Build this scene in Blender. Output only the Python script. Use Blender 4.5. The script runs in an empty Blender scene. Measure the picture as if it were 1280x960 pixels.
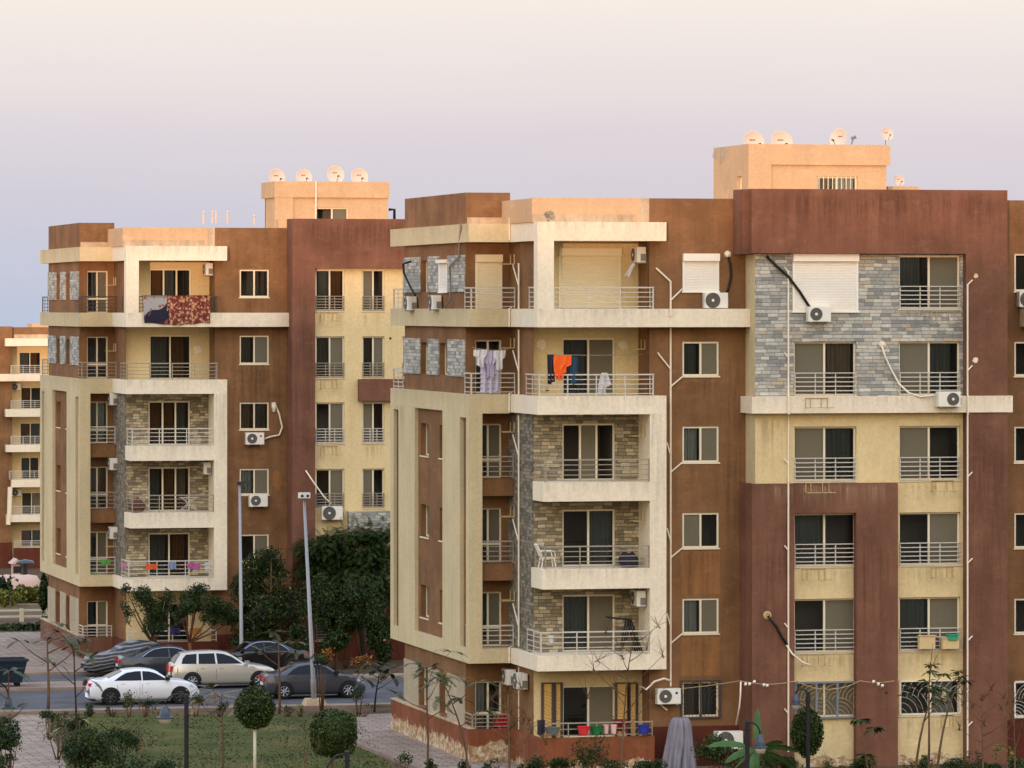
import bpy, math, random
from math import sin, cos, pi, radians, sqrt, atan2, floor
from mathutils import Vector, noise
R = random.Random(7)
scene = bpy.context.scene
COL = scene.collection

# ------------------------------------------------------------------ camera, sky, sun, exposure
F = 5950.0; TH = radians(13.4); HC = 16.1; CY = -160.67; HOR = 383.5
ST, CT = sin(TH), cos(TH)
cam_d = bpy.data.cameras.new('camera'); cam = bpy.data.objects.new('camera', cam_d); COL.objects.link(cam)
cam.location = (0, CY, HC); cam.rotation_euler = (radians(90), 0, -TH)
cam_d.sensor_width = 36; cam_d.lens = F / 1280 * 36; cam_d.shift_y = -(480 - HOR) / 1280
cam_d.clip_start = 1; cam_d.clip_end = 20000
scene.camera = cam

SUN_EL = radians(1.6); SUN_AZ = radians(22)          # azimuth of the sun, measured from -Y towards -X
sun_dir = Vector((-sin(SUN_AZ) * cos(SUN_EL), -cos(SUN_AZ) * cos(SUN_EL), sin(SUN_EL)))
ld = bpy.data.lights.new('sun', 'SUN'); ld.energy = 2.2; ld.angle = radians(0.55); ld.color = (1.0, 0.57, 0.36)
sun = bpy.data.objects.new('sun', ld); COL.objects.link(sun)
sun.rotation_euler = sun_dir.to_track_quat('Z', 'Y').to_euler()

w = bpy.data.worlds.new('World'); scene.world = w; w.use_nodes = True
nt = w.node_tree; nt.nodes.clear(); N = nt.nodes.new; LK = nt.links.new
def vm(op, a, b=None):
    n = N('ShaderNodeVectorMath'); n.operation = op
    LK(a, n.inputs[0])
    if b is not None: n.inputs[1].default_value = b
    return n
geo = N('ShaderNodeTexCoord').outputs['Generated']
sep = N('ShaderNodeSeparateXYZ'); LK(geo, sep.inputs[0])
def ramp(fac, stops, tree=None, interp='LINEAR'):
    t = tree or nt
    n = t.nodes.new('ShaderNodeValToRGB'); n.color_ramp.interpolation = interp
    e = n.color_ramp.elements
    while len(e) < len(stops): e.new(0.5)
    for el, (p, c) in zip(e, stops): el.position = p; el.color = (*c, 1)
    t.links.new(fac, n.inputs[0]); return n.outputs['Color']
def lin(r, g, b):
    return tuple(((c / 255) / 12.92 if c / 255 <= 0.04045 else ((c / 255 + 0.055) / 1.055) ** 2.4) for c in (r, g, b))
def mth(op, a, b=None, c=None, tree=None, clamp=False):
    n = (tree or nt).nodes.new('ShaderNodeMath'); n.operation = op; n.use_clamp = clamp
    for i, q in enumerate((a, b, c)):
        if q is None: continue
        if isinstance(q, (int, float)): n.inputs[i].default_value = q
        else: (tree or nt).links.new(q, n.inputs[i])
    return n.outputs[0]
# elevation bands of the eastern dusk sky: bluish haze low down, lavender, then pinkish cream, blue-grey overhead
zc = mth('MAXIMUM', sep.outputs['Z'], 0.0)
zs = mth('POWER', zc, 0.5)
front = ramp(zs, [(0.0, lin(198, 205, 224)), (0.13, lin(208, 209, 224)), (0.19, lin(215, 213, 226)), (0.225, lin(228, 225, 231)),
                  (0.262, lin(240, 234, 233)), (0.45, lin(226, 222, 224)), (0.75, lin(190, 200, 222)), (1.0, lin(165, 182, 215))])
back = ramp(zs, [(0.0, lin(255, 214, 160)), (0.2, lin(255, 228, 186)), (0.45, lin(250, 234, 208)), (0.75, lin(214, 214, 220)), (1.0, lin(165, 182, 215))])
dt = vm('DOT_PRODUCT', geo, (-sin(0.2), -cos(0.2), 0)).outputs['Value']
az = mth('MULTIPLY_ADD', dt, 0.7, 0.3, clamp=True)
mx = N('ShaderNodeMix'); mx.data_type = 'RGBA'
LK(az, mx.inputs[0]); LK(front, mx.inputs[6]); LK(back, mx.inputs[7])
# left side of the view is bluer than the right
lr = vm('DOT_PRODUCT', geo, (CT, -ST, 0)).outputs['Value']
lf = mth('MULTIPLY_ADD', lr, -4.0, 0.12, clamp=True)
hz = mth('SUBTRACT', 1.0, mth('MULTIPLY', zc, 22.0, clamp=True), clamp=True)
mb_ = N('ShaderNodeMix'); mb_.data_type = 'RGBA'; LK(mth('MULTIPLY', lf, hz), mb_.inputs[0]); LK(mx.outputs[2], mb_.inputs[6]); mb_.inputs[7].default_value = (*lin(188, 204, 228), 1)
sky = N('ShaderNodeTexSky'); sky.sky_type = 'NISHITA'; sky.sun_disc = False
sky.sun_elevation = SUN_EL; sky.sun_rotation = pi + SUN_AZ
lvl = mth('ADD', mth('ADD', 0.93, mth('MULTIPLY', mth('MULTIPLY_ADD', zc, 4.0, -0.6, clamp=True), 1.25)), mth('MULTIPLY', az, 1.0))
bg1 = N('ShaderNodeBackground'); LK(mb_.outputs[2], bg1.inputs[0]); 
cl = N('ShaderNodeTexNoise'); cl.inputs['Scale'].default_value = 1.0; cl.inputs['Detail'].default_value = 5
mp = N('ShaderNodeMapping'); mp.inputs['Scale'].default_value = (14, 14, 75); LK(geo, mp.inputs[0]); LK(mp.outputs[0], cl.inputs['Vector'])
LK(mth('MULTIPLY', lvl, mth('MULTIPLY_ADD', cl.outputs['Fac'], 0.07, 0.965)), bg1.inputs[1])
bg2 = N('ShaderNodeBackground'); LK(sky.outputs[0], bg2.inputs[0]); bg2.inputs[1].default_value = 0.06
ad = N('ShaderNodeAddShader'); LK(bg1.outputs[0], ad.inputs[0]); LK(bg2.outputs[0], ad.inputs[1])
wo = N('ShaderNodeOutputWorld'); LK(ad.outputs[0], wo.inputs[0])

vs = scene.view_settings; vs.view_transform = 'Standard'; vs.look = 'None'; vs.exposure = 0.0; vs.gamma = 1.0; vs.use_curve_mapping = False
scene.render.engine = 'CYCLES'
scene.cycles.max_bounces = 8; scene.cycles.transparent_max_bounces = 12

# ------------------------------------------------------------------ picture measurements -> metres
def ray(px): a = (px - 640) / F; return ST + CT * a, CT - ST * a
def X(px, Y): r = ray(px); return (Y - CY) / r[1] * r[0]
def Z(py, px, Y): r = ray(px); return HC - (Y - CY) / r[1] * (py - HOR) / F
def Yx(px, Xp): r = ray(px); return CY + Xp / r[0] * r[1]
def G(px, py, z=0.0):
    t = (HC - z) * F / (py - HOR); r = ray(px); return (t * r[0], CY + t * r[1], z)

# ------------------------------------------------------------------ object helpers
ORG = {}
def tag(o, label=None, cat=None, group=None, kind=None):
    if label: o['label'] = label
    if cat: o['category'] = cat
    if group: o['group'] = group
    if kind: o['kind'] = kind
    return o
def thing(name, loc, label, cat, group=None):
    o = bpy.data.objects.new(name, None); COL.objects.link(o); o.location = loc; o.empty_display_size = 0.3
    ORG[o] = Vector(loc); return tag(o, label, cat, group)
class MB:
    def __init__(s): s.v = []; s.f = []; s.m = []
    def add(s, vs_, fs, mi=0):
        k = len(s.v); s.v += [tuple(p) for p in vs_]
        for f in fs: s.f.append(tuple(i + k for i in f)); s.m.append(mi)
    def quad(s, a, b, c, d, mi=0): s.add([a, b, c, d], [(0, 1, 2, 3)], mi)
    def hexa(s, c, mi=0):   # 8 corners: bottom ring then top ring
        s.add(c, [(0, 3, 2, 1), (4, 5, 6, 7), (0, 1, 5, 4), (1, 2, 6, 5), (2, 3, 7, 6), (3, 0, 4, 7)], mi)
    def box(s, x0, x1, y0, y1, z0, z1, mi=0):
        s.hexa([(x0, y0, z0), (x1, y0, z0), (x1, y1, z0), (x0, y1, z0), (x0, y0, z1), (x1, y0, z1), (x1, y1, z1), (x0, y1, z1)], mi)
    def pbox(s, P, u0, u1, w0, w1, d0, d1, mi=0):
        s.hexa([P(u0, w0, d0), P(u1, w0, d0), P(u1, w0, d1), P(u0, w0, d1), P(u0, w1, d0), P(u1, w1, d0), P(u1, w1, d1), P(u0, w1, d1)], mi)
    def prism(s, poly, z0, z1, mi=0):
        n = len(poly)
        s.add([(x, y, z0) for x, y in poly] + [(x, y, z1) for x, y in poly],
              [tuple(range(n - 1, -1, -1)), tuple(range(n, 2 * n))] + [(i, (i + 1) % n, n + (i + 1) % n, n + i) for i in range(n)], mi)
    def wall(s, P, u0, u1, w0, w1, holes, depth, mi=0):
        us = sorted({u0, u1, *[h[i] for h in holes for i in (0, 1) if u0 < h[i] < u1]})
        ws = sorted({w0, w1, *[h[i] for h in holes for i in (2, 3) if w0 < h[i] < w1]})
        for a, b in zip(us, us[1:]):
            for c, d in zip(ws, ws[1:]):
                mu, mw = (a + b) / 2, (c + d) / 2
                if any(h[0] < mu < h[1] and h[2] < mw < h[3] for h in holes): continue
                s.quad(P(a, c, 0), P(b, c, 0), P(b, d, 0), P(a, d, 0), mi)
        for h in holes:
            a, b, c, d = max(h[0], u0), min(h[1], u1), max(h[2], w0), min(h[3], w1)
            if a >= b or c >= d: continue
            dp = depth
            s.quad(P(a, c, 0), P(a, d, 0), P(a, d, dp), P(a, c, dp), mi); s.quad(P(b, c, 0), P(b, d, 0), P(b, d, dp), P(b, c, dp), mi)
            s.quad(P(a, d, 0), P(b, d, 0), P(b, d, dp), P(a, d, dp), mi); s.quad(P(a, c, 0), P(b, c, 0), P(b, c, dp), P(a, c, dp), mi)
    def tube(s, pts, r, n=6, mi=0, cap=True):
        pts = [Vector(p) for p in pts]; rs = r if isinstance(r, (list, tuple)) else [r] * len(pts)
        k = len(s.v); ref = None
        for i, p in enumerate(pts):
            t = (pts[min(i + 1, len(pts) - 1)] - pts[max(i - 1, 0)])
            if t.length < 1e-7: t = Vector((0, 0, 1))
            t.normalize()
            if ref is None: ref = Vector((1, 0, 0)) if abs(t.x) < 0.9 else Vector((0, 1, 0))
            a = (ref - t * ref.dot(t)).normalized(); b = t.cross(a); ref = a
            for j in range(n):
                q = p + (a * cos(2 * pi * j / n) + b * sin(2 * pi * j / n)) * rs[i]; s.v.append(tuple(q))
        for i in range(len(pts) - 1):
            for j in range(n):
                s.f.append((k + i * n + j, k + i * n + (j + 1) % n, k + (i + 1) * n + (j + 1) % n, k + (i + 1) * n + j)); s.m.append(mi)
        if cap:
            s.f.append(tuple(k + j for j in range(n - 1, -1, -1))); s.m.append(mi)
            e = k + (len(pts) - 1) * n; s.f.append(tuple(e + j for j in range(n))); s.m.append(mi)
    def lathe(s, prof, o, ax=(0, 0, 1), n=20, mi=0):      # prof: (radius, distance along axis)
        ax = Vector(ax).normalized(); ref = Vector((1, 0, 0)) if abs(ax.x) < 0.9 else Vector((0, 0, 1))
        a = (ref - ax * ref.dot(ax)).normalized(); b = ax.cross(a); o = Vector(o); k = len(s.v)
        for r, h in prof:
            for j in range(n): s.v.append(tuple(o + ax * h + (a * cos(2 * pi * j / n) + b * sin(2 * pi * j / n)) * r))
        for i in range(len(prof) - 1):
            for j in range(n):
                s.f.append((k + i * n + j, k + i * n + (j + 1) % n, k + (i + 1) * n + (j + 1) % n, k + (i + 1) * n + j)); s.m.append(mi)
    def build(s, name, mat, parent=None, loc=None, smooth=False):
        org = ORG[parent] if parent is not None else Vector(loc or (0, 0, 0))
        me = bpy.data.meshes.new(name)
        me.from_pydata([(x - org[0], y - org[1], z - org[2]) for x, y, z in s.v], [], s.f)
        for m in (mat if isinstance(mat, (list, tuple)) else [mat]): me.materials.append(m)
        if any(s.m): me.polygons.foreach_set('material_index', s.m)
        if smooth: me.polygons.foreach_set('use_smooth', [True] * len(s.f))
        me.update()
        o = bpy.data.objects.new(name, me); COL.objects.link(o)
        if parent is not None: o.parent = parent
        else: o.location = org
        ORG[o] = org
        return o
def dup(o, parent=None, loc=None, rz=None, label=None, group=None):
    c = o.copy(); COL.objects.link(c); ORG[c] = ORG[o]
    if parent is not None: c.parent = parent
    if loc is not None: c.location = loc; ORG[c] = Vector(loc)
    if rz is not None: c.rotation_euler = (0, 0, rz)
    if label: c['label'] = label
    if group: c['group'] = group
    for ch in list(o.children): dup(ch, c)
    return c

# ------------------------------------------------------------------ materials
MATS = {}
def newmat(name):
    m = bpy.data.materials.new(name); m.use_nodes = True; t = m.node_tree
    return m, t, t.nodes['Principled BSDF']
def tn(t, kind, **kw):
    n = t.nodes.new(kind)
    for k, v in kw.items():
        if k in n.inputs: n.inputs[k].default_value = v
        else: setattr(n, k, v)
    return n
def noise_n(t, vec, scale, detail=4, rough=0.55):
    n = tn(t, 'ShaderNodeTexNoise', Scale=scale, Detail=detail, Roughness=rough); t.links.new(vec, n.inputs['Vector']); return n.outputs['Fac']
def mapped(t, vec, sc, loc=(0, 0, 0)):
    n = tn(t, 'ShaderNodeMapping'); n.inputs['Scale'].default_value = sc; n.inputs['Location'].default_value = loc; t.links.new(vec, n.inputs['Vector']); return n.outputs[0]
def mixc(t, f, a, b, mode='MIX'):
    n = t.nodes.new('ShaderNodeMix'); n.data_type = 'RGBA'; n.blend_type = mode
    for i, q in ((0, f), (6, a), (7, b)):
        if isinstance(q, (int, float)): n.inputs[i].default_value = q
        elif isinstance(q, tuple): n.inputs[i].default_value = (*q, 1) if len(q) == 3 else q
        else: t.links.new(q, n.inputs[i])
    return n.outputs[2]
def simple(name, col, rough=0.6, metal=0.0, var=0.12, scale=8.0, spec=0.4):
    if name in MATS: return MATS[name]
    m, t, b = newmat(name)
    p = t.nodes.new('ShaderNodeNewGeometry').outputs['Position']
    f = noise_n(t, p, scale, 3)
    c = mixc(t, f, tuple(x * (1 - var) for x in col), tuple(min(1, x * (1 + var)) for x in col))
    t.links.new(c, b.inputs['Base Color']); b.inputs['Roughness'].default_value = rough; b.inputs['Metallic'].default_value = metal
    b.inputs['Specular IOR Level'].default_value = spec
    MATS[name] = m; return m
def plaster(name, col, dark=0.72, light=1.18, streak=0.5, tint=None, peel=None, dirt_top=None):
    """painted render: blotches, vertical rain streaks, rough trowelled bump, optional salt-eaten foot of the wall"""
    m, t, b = newmat(name)
    p = t.nodes.new('ShaderNodeNewGeometry').outputs['Position']
    f1 = noise_n(t, p, 0.55, 5, 0.6); f2 = noise_n(t, mapped(t, p, (2.6, 2.6, 0.22)), 1.0, 5, 0.65); f3 = noise_n(t, p, 9.0, 4, 0.6)
    f4 = noise_n(t, mapped(t, p, (1.2, 1.2, 2.5), (3, 7, 1)), 1.0, 3, 0.7)
    base = mixc(t, ramp(f1, [(0.3, (0, 0, 0)), (0.7, (1, 1, 1))], t), tuple(c * dark for c in col), tuple(min(1, c * light) for c in col))
    s = ramp(f2, [(0.42, (1, 1, 1)), (0.72, (1 - 0.55 * streak,) * 3)], t)
    base = mixc(t, 1.0, base, s, 'MULTIPLY')
    base = mixc(t, mth('MULTIPLY', ramp(f4, [(0.55, (0, 0, 0)), (0.75, (1, 1, 1))], t), 0.35, tree=t), base, tint or tuple(min(1, c * 1.5) for c in col))
    base = mixc(t, 0.5, base, ramp(f3, [(0.25, (0.78,) * 3), (0.75, (1.16,) * 3)], t), 'MULTIPLY')
    if peel:
        sp = t.nodes.new('ShaderNodeSeparateXYZ'); t.links.new(p, sp.inputs[0])
        h = mth('ADD', sp.outputs['Z'], mth('MULTIPLY', mth('SUBTRACT', noise_n(t, p, 1.6, 5, 0.7), 0.5, tree=t), 1.5, tree=t), tree=t)
        band = ramp(mth('MULTIPLY', h, 1.0 / peel, tree=t), [(0.62, (1, 1, 1)), (0.70, (0, 0, 0))], t)
        pc = ramp(noise_n(t, p, 5.0, 5, 0.7), [(0.3, lin(120, 92, 62)), (0.5, lin(176, 146, 104)), (0.62, lin(214, 205, 188)), (0.8, lin(150, 104, 66))], t)
        base = mixc(t, band, base, pc)
    t.links.new(base, b.inputs['Base Color']); b.inputs['Roughness'].default_value = 0.9; b.inputs['Specular IOR Level'].default_value = 0.15
    bp = tn(t, 'ShaderNodeBump', Strength=0.35, Distance=0.02); t.links.new(noise_n(t, p, 22, 4, 0.6), bp.inputs['Height']); t.links.new(bp.outputs[0], b.inputs['Normal'])
    MATS[name] = m; return m
def stone(name, stops, w, h, mortar, bump=0.6):
    """ledger-stone cladding; courses run along x+y so it works on both wall directions"""
    m, t, b = newmat(name)
    p = t.nodes.new('ShaderNodeNewGeometry').outputs['Position']
    sp = t.nodes.new('ShaderNodeSeparateXYZ'); t.links.new(p, sp.inputs[0])
    wob = lambda sc, am: mth('MULTIPLY', mth('SUBTRACT', noise_n(t, p, sc, 2), 0.5, tree=t), am, tree=t)
    u = mth('ADD', mth('ADD', sp.outputs['X'], sp.outputs['Y'], tree=t), wob(3.1, h * 0.9), tree=t); z = mth('ADD', sp.outputs['Z'], wob(2.3, h * 0.5), tree=t)
    row = mth('FLOOR', mth('DIVIDE', z, h, tree=t), tree=t)
    rr = tn(t, 'ShaderNodeTexWhiteNoise', noise_dimensions='1D'); t.links.new(row, rr.inputs['W'])
    uw = mth('DIVIDE', u, mth('MULTIPLY_ADD', rr.outputs['Value'], w * 0.6, w * 0.7, tree=t), tree=t)
    uo = mth('MULTIPLY_ADD', rr.outputs['Value'], 13.7, uw, tree=t)
    cell = mth('FLOOR', uo, tree=t)
    cv = t.nodes.new('ShaderNodeCombineXYZ'); t.links.new(cell, cv.inputs[0]); t.links.new(row, cv.inputs[1])
    wn = tn(t, 'ShaderNodeTexWhiteNoise', noise_dimensions='3D'); t.links.new(cv.outputs[0], wn.inputs['Vector'])
    c = ramp(wn.outputs['Value'], stops, t, 'CONSTANT')
    c = mixc(t, 0.6, c, ramp(noise_n(t, p, 14, 4, 0.7), [(0.25, (0.6,) * 3), (0.75, (1.3,) * 3)], t), 'MULTIPLY')
    fu = mth('FRACT', uo, tree=t); fz = mth('FRACT', mth('DIVIDE', z, h, tree=t), tree=t)
    eu = mth('MINIMUM', fu, mth('SUBTRACT', 1.0, fu, tree=t), tree=t); ez = mth('MINIMUM', fz, mth('SUBTRACT', 1.0, fz, tree=t), tree=t)
    e = mth('MINIMUM', mth('MULTIPLY', eu, w, tree=t), mth('MULTIPLY', ez, h, tree=t), tree=t)
    k = ramp(mth('MULTIPLY', e, 60.0, tree=t), [(0.18, (0, 0, 0)), (0.55, (1, 1, 1))], t)
    c = mixc(t, k, mortar, c)
    t.links.new(c, b.inputs['Base Color']); b.inputs['Roughness'].default_value = 0.85; b.inputs['Specular IOR Level'].default_value = 0.25
    hh = mth('ADD', mth('MULTIPLY', k, 0.6, tree=t), mth('MULTIPLY', wn.outputs['Value'], 0.6, tree=t), tree=t)
    bp = tn(t, 'ShaderNodeBump', Strength=bump, Distance=0.03); t.links.new(hh, bp.inputs['Height']); t.links.new(bp.outputs[0], b.inputs['Normal'])
    MATS[name] = m; return m
def glass_mat(name, tintc, rough=0.02):
    m, t, b = newmat(name); t.nodes.remove(b)
    tr = t.nodes.new('ShaderNodeBsdfTransparent'); tr.inputs[0].default_value = (*tintc, 1)
    gl = t.nodes.new('ShaderNodeBsdfGlossy'); gl.inputs['Roughness'].default_value = rough; gl.inputs[0].default_value = (0.9, 0.95, 1, 1)
    fr = tn(t, 'ShaderNodeFresnel', IOR=1.75)
    p = t.nodes.new('ShaderNodeNewGeometry').outputs['Position']
    bp = tn(t, 'ShaderNodeBump', Strength=0.05, Distance=0.05); t.links.new(noise_n(t, p, 1.5, 2), bp.inputs['Height']); t.links.new(bp.outputs[0], gl.inputs['Normal'])
    mx_ = t.nodes.new('ShaderNodeMixShader'); t.links.new(fr.outputs[0], mx_.inputs[0]); t.links.new(tr.outputs[0], mx_.inputs[1]); t.links.new(gl.outputs[0], mx_.inputs[2])
    t.links.new(mx_.outputs[0], t.nodes['Material Output'].inputs[0]); MATS[name] = m; return m
def leafmat(name, stops, rough=0.55):
    m, t, b = newmat(name)
    g = t.nodes.new('ShaderNodeNewGeometry')
    c = ramp(g.outputs['Random Per Island'], stops, t)
    c = mixc(t, 0.7, c, ramp(noise_n(t, g.outputs['Position'], 1.7, 3), [(0.3, (0.55,) * 3), (0.7, (1.35,) * 3)], t), 'MULTIPLY')
    t.links.new(c, b.inputs['Base Color']); b.inputs['Roughness'].default_value = rough; b.inputs['Specular IOR Level'].default_value = 0.25
    MATS[name] = m; return m

M_BROWN = plaster('brown_plaster', lin(134, 98, 66), tint=lin(162, 124, 86), dark=0.7, light=1.2, streak=.38)
M_MAROON = plaster('maroon_plaster', lin(122, 84, 66), tint=lin(144, 104, 82), dark=0.74, light=1.2, streak=.35)
M_PLINTH = plaster('dark_red_plaster', lin(98, 52, 38), tint=lin(122, 70, 52), dark=0.8)
M_CREAM = plaster('cream_plaster', lin(220, 198, 148), dark=0.92, light=1.04, streak=0.14, tint=lin(210, 180, 124))
M_FRAME = plaster('pale_cream_plaster', lin(234, 221, 194), dark=0.93, light=1.04, streak=0.16, tint=lin(228, 208, 172))
M_YELL = plaster('ochre_cream_plaster', lin(206, 190, 150), dark=0.9, light=1.05, streak=0.2, tint=lin(200, 172, 116))
M_ROOF = plaster('peach_plaster', lin(200, 166, 128), dark=0.93, light=1.05, streak=0.12)
M_TERR = plaster('rust_plaster_peeling', lin(134, 80, 54), tint=lin(156, 102, 72), peel=0.8)
M_DUSTY = plaster('cream_plaster_stained_foot', lin(220, 198, 148), dark=0.9, light=1.05, streak=0.2, peel=0.42)
M_GREYP = plaster('grey_beige_plaster', lin(176, 162, 136), dark=0.85, light=1.1, streak=0.3)
M_CONC = plaster('bare_concrete', lin(196, 172, 140), dark=0.7, light=1.1, streak=0.6)
M_STONE = stone('grey_ledger_stone', [(0.0, lin(152, 151, 143)), (0.16, lin(184, 181, 168)), (0.34, lin(164, 163, 154)), (0.5, lin(198, 193, 177)), (0.66, lin(136, 138, 133)), (0.8, lin(172, 168, 155)), (0.92, lin(180, 166, 142))], 0.4, 0.125, lin(112, 114, 108), 0.7)
M_TAN = stone('tan_ledger_stone', [(0.0, lin(142, 128, 102)), (0.2, lin(164, 150, 120)), (0.4, lin(124, 113, 92)), (0.55, lin(180, 164, 132)), (0.7, lin(136, 127, 108)), (0.86, lin(190, 178, 148))], 0.3, 0.125, lin(84, 74, 56), 0.8)
M_SLATE = stone('slate_ledger_stone', [(0.0, lin(112, 106, 92)), (0.3, lin(132, 124, 106)), (0.6, lin(96, 94, 86)), (0.8, lin(146, 136, 114))], 0.3, 0.12, lin(84, 80, 70), 0.4)
M_WHITE = simple('white_aluminium', lin(226, 214, 184), 0.45, var=0.06)
M_RAIL = simple('grey_painted_steel', lin(196, 190, 176), 0.5, var=0.15)
M_RAILD = simple('dark_painted_steel', lin(72, 62, 54), 0.5, var=0.15)
M_RAILM = simple('weathered_steel', lin(150, 140, 122), 0.55, var=0.15)
M_SHUT = simple('cream_shutter', lin(232, 218, 182), 0.55, var=0.05)
M_SHUTW = simple('white_shutter', lin(236, 230, 216), 0.55, var=0.05)
M_ROOM = simple('room_wall', lin(108, 104, 96), 0.9)
M_SCREEN = simple('insect_screen', lin(104, 97, 78), 0.8, var=0.12)
M_CURT = simple('taupe_curtain', lin(150, 134, 108), 0.9)
M_CURTW = simple('pale_curtain', lin(196, 198, 190), 0.9)
M_CURTB = simple('brown_curtain', lin(132, 92, 54), 0.9)
M_CURTG = simple('blue_grey_curtain', lin(112, 118, 114), 0.9)
M_GLASS = glass_mat('window_glass', (0.66, 0.71, 0.72))
M_PIPE = simple('pale_pvc', lin(232, 220, 196), 0.5, var=0.06)
M_BRK = simple('rusty_bracket', lin(186, 160, 112), 0.7, var=0.25)
M_BLACK = simple('black_rubber', lin(22, 20, 20), 0.6)
M_ACW = simple('ac_white', lin(226, 222, 208), 0.45, var=0.05)
M_ACF = simple('ac_fan_grey', lin(84, 80, 74), 0.5)
M_ACG = simple('ac_grille_dark', lin(120, 116, 108), 0.5)
M_GRILLE = simple('blue_grey_iron', lin(116, 126, 132), 0.55)
M_GOLD = simple('gold_panel', lin(214, 170, 96), 0.5)

M_BROWNL = plaster('faded_brown_plaster', lin(150, 106, 66), dark=0.85, light=1.12, streak=0.8)
M_TERRF = plaster('rust_plaster', lin(138, 82, 54), tint=lin(158, 104, 72), dark=0.75, light=1.15, peel=0.28)
def streak_mat(name, c, amt, fade=True):
    m, t, b = newmat(name); tc = t.nodes.new('ShaderNodeTexCoord'); p = t.nodes.new('ShaderNodeNewGeometry').outputs['Position']
    s = t.nodes.new('ShaderNodeSeparateXYZ'); t.links.new(tc.outputs['Generated'], s.inputs[0])
    n = ramp(noise_n(t, mapped(t, p, (7.0, 7.0, 0.3)), 1.0, 5, 0.7), [(0.42, (0, 0, 0)), (0.7, (1, 1, 1))], t)
    f = mth('MULTIPLY', mth('MULTIPLY', n, mth('POWER', s.outputs['Z'], 1.4, tree=t), tree=t), amt, tree=t)
    if fade:
        e = mth('MULTIPLY', mth('MULTIPLY', mth('MULTIPLY', s.outputs['X'], 7.0, tree=t, clamp=True), mth('MULTIPLY', mth('SUBTRACT', 1.0, s.outputs['X'], tree=t), 7.0, tree=t, clamp=True), tree=t), mth('MULTIPLY', mth('SUBTRACT', 1.0, s.outputs['Z'], tree=t), 5.0, tree=t, clamp=True), tree=t)
        f = mth('MULTIPLY', f, e, tree=t)
    tr = t.nodes.new('ShaderNodeBsdfTransparent'); mx_ = t.nodes.new('ShaderNodeMixShader'); t.links.new(f, mx_.inputs[0]); t.links.new(tr.outputs[0], mx_.inputs[1]); t.links.new(b.outputs[0], mx_.inputs[2])
    b.inputs['Base Color'].default_value = (*c, 1); b.inputs['Roughness'].default_value = 0.95; b.inputs['Specular IOR Level'].default_value = 0.1
    t.links.new(mx_.outputs[0], t.nodes['Material Output'].inputs[0]); return m
M_STRD = streak_mat('rain_streak_dark', lin(64, 44, 30), 0.42); M_STRB = streak_mat('rain_streak_faint', lin(96, 76, 52), 0.22, False); M_STRL = streak_mat('rain_streak_lime', lin(206, 178, 140), 0.6)
def streak(B, P, u0, u1, z0, z1, mat=None, d=-0.006):
    m = MB(); n = 6
    for i in range(n):
        a, b = u0 + (u1 - u0) * i / n, u0 + (u1 - u0) * (i + 1) / n; m.quad(P(a, z0, d), P(b, z0, d), P(b, z1, d), P(a, z1, d))
    return m.build('rain_streak', mat or M_STRD, B)

def patch(B, P, c, r_, mat, asp=1.0, seed=1, d=-0.005, name='plaster_patch'):
    rr = random.Random(seed); m = MB(); n = 18; m.add([P(c[0] + r_ * (1 + rr.uniform(-.25, .25)) * cos(2 * pi * i / n), c[1] + r_ * asp * (1 + rr.uniform(-.25, .25)) * sin(2 * pi * i / n), d) for i in range(n)], [tuple(range(n))]); return m.build(name, mat, B)

# ------------------------------------------------------------------ ground, road, paths (sheets a few mm apart, kerbs are steps)
M_SOIL = plaster('dry_soil', lin(92, 74, 54), dark=0.55, light=1.3, streak=0.0)
def grass_mat():
    m, t, b = newmat('dry_lawn'); p = t.nodes.new('ShaderNodeNewGeometry').outputs['Position']
    a = noise_n(t, p, 0.35, 5, 0.65); c = noise_n(t, p, 6.0, 5, 0.7)
    col = ramp(a, [(0.3, lin(50, 62, 24)), (0.5, lin(74, 80, 36)), (0.68, lin(100, 90, 50))], t)
    col = mixc(t, 0.8, col, ramp(c, [(0.3, (0.5,) * 3), (0.7, (1.4,) * 3)], t), 'MULTIPLY')
    t.links.new(col, b.inputs['Base Color']); b.inputs['Roughness'].default_value = 0.95; b.inputs['Specular IOR Level'].default_value = 0.1; return m
M_LAWN = grass_mat()
M_ASPH = plaster('asphalt', lin(86, 86, 88), dark=0.65, light=1.2, streak=0.0, tint=lin(120, 112, 100))
M_KERB = plaster('kerb_stone', lin(146, 128, 112), dark=0.65, light=1.15, streak=0.2)
def paver_mat():
    m, t, b = newmat('paving_blocks'); p = t.nodes.new('ShaderNodeNewGeometry').outputs['Position']
    br = tn(t, 'ShaderNodeTexBrick', Scale=1.0); br.inputs['Brick Width'].default_value = 0.8; br.inputs['Row Height'].default_value = 0.4; br.inputs['Mortar Size'].default_value = 0.03
    br.inputs['Color1'].default_value = (*lin(160, 142, 124), 1); br.inputs['Color2'].default_value = (*lin(136, 118, 102), 1); br.inputs['Mortar'].default_value = (*lin(90, 78, 66), 1)
    t.links.new(p, br.inputs['Vector'])
    col = mixc(t, 0.8, br.outputs['Color'], ramp(noise_n(t, p, 0.8, 5, 0.7), [(0.3, (0.6,) * 3), (0.7, (1.2,) * 3)], t), 'MULTIPLY')
    t.links.new(col, b.inputs['Base Color']); b.inputs['Roughness'].default_value = 0.9; return m
M_PAV = paver_mat()
def gz(y):      # the ground is level round the near blocks, then falls to the lower street behind
    return 0.0 if y < 92 else (-6.1 * (y - 92) / 130 if y < 222 else (-6.1 if y < 430 else -6.1 - (y - 430) * .018))
g = MB()
ys_ = [-1500, -240, -20, 92, 120, 150, 180, 222, 430, 1500, 9000]; xs_ = [-6000, -500, -60, 0, 40, 100, 300, 1500, 9000]
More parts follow.
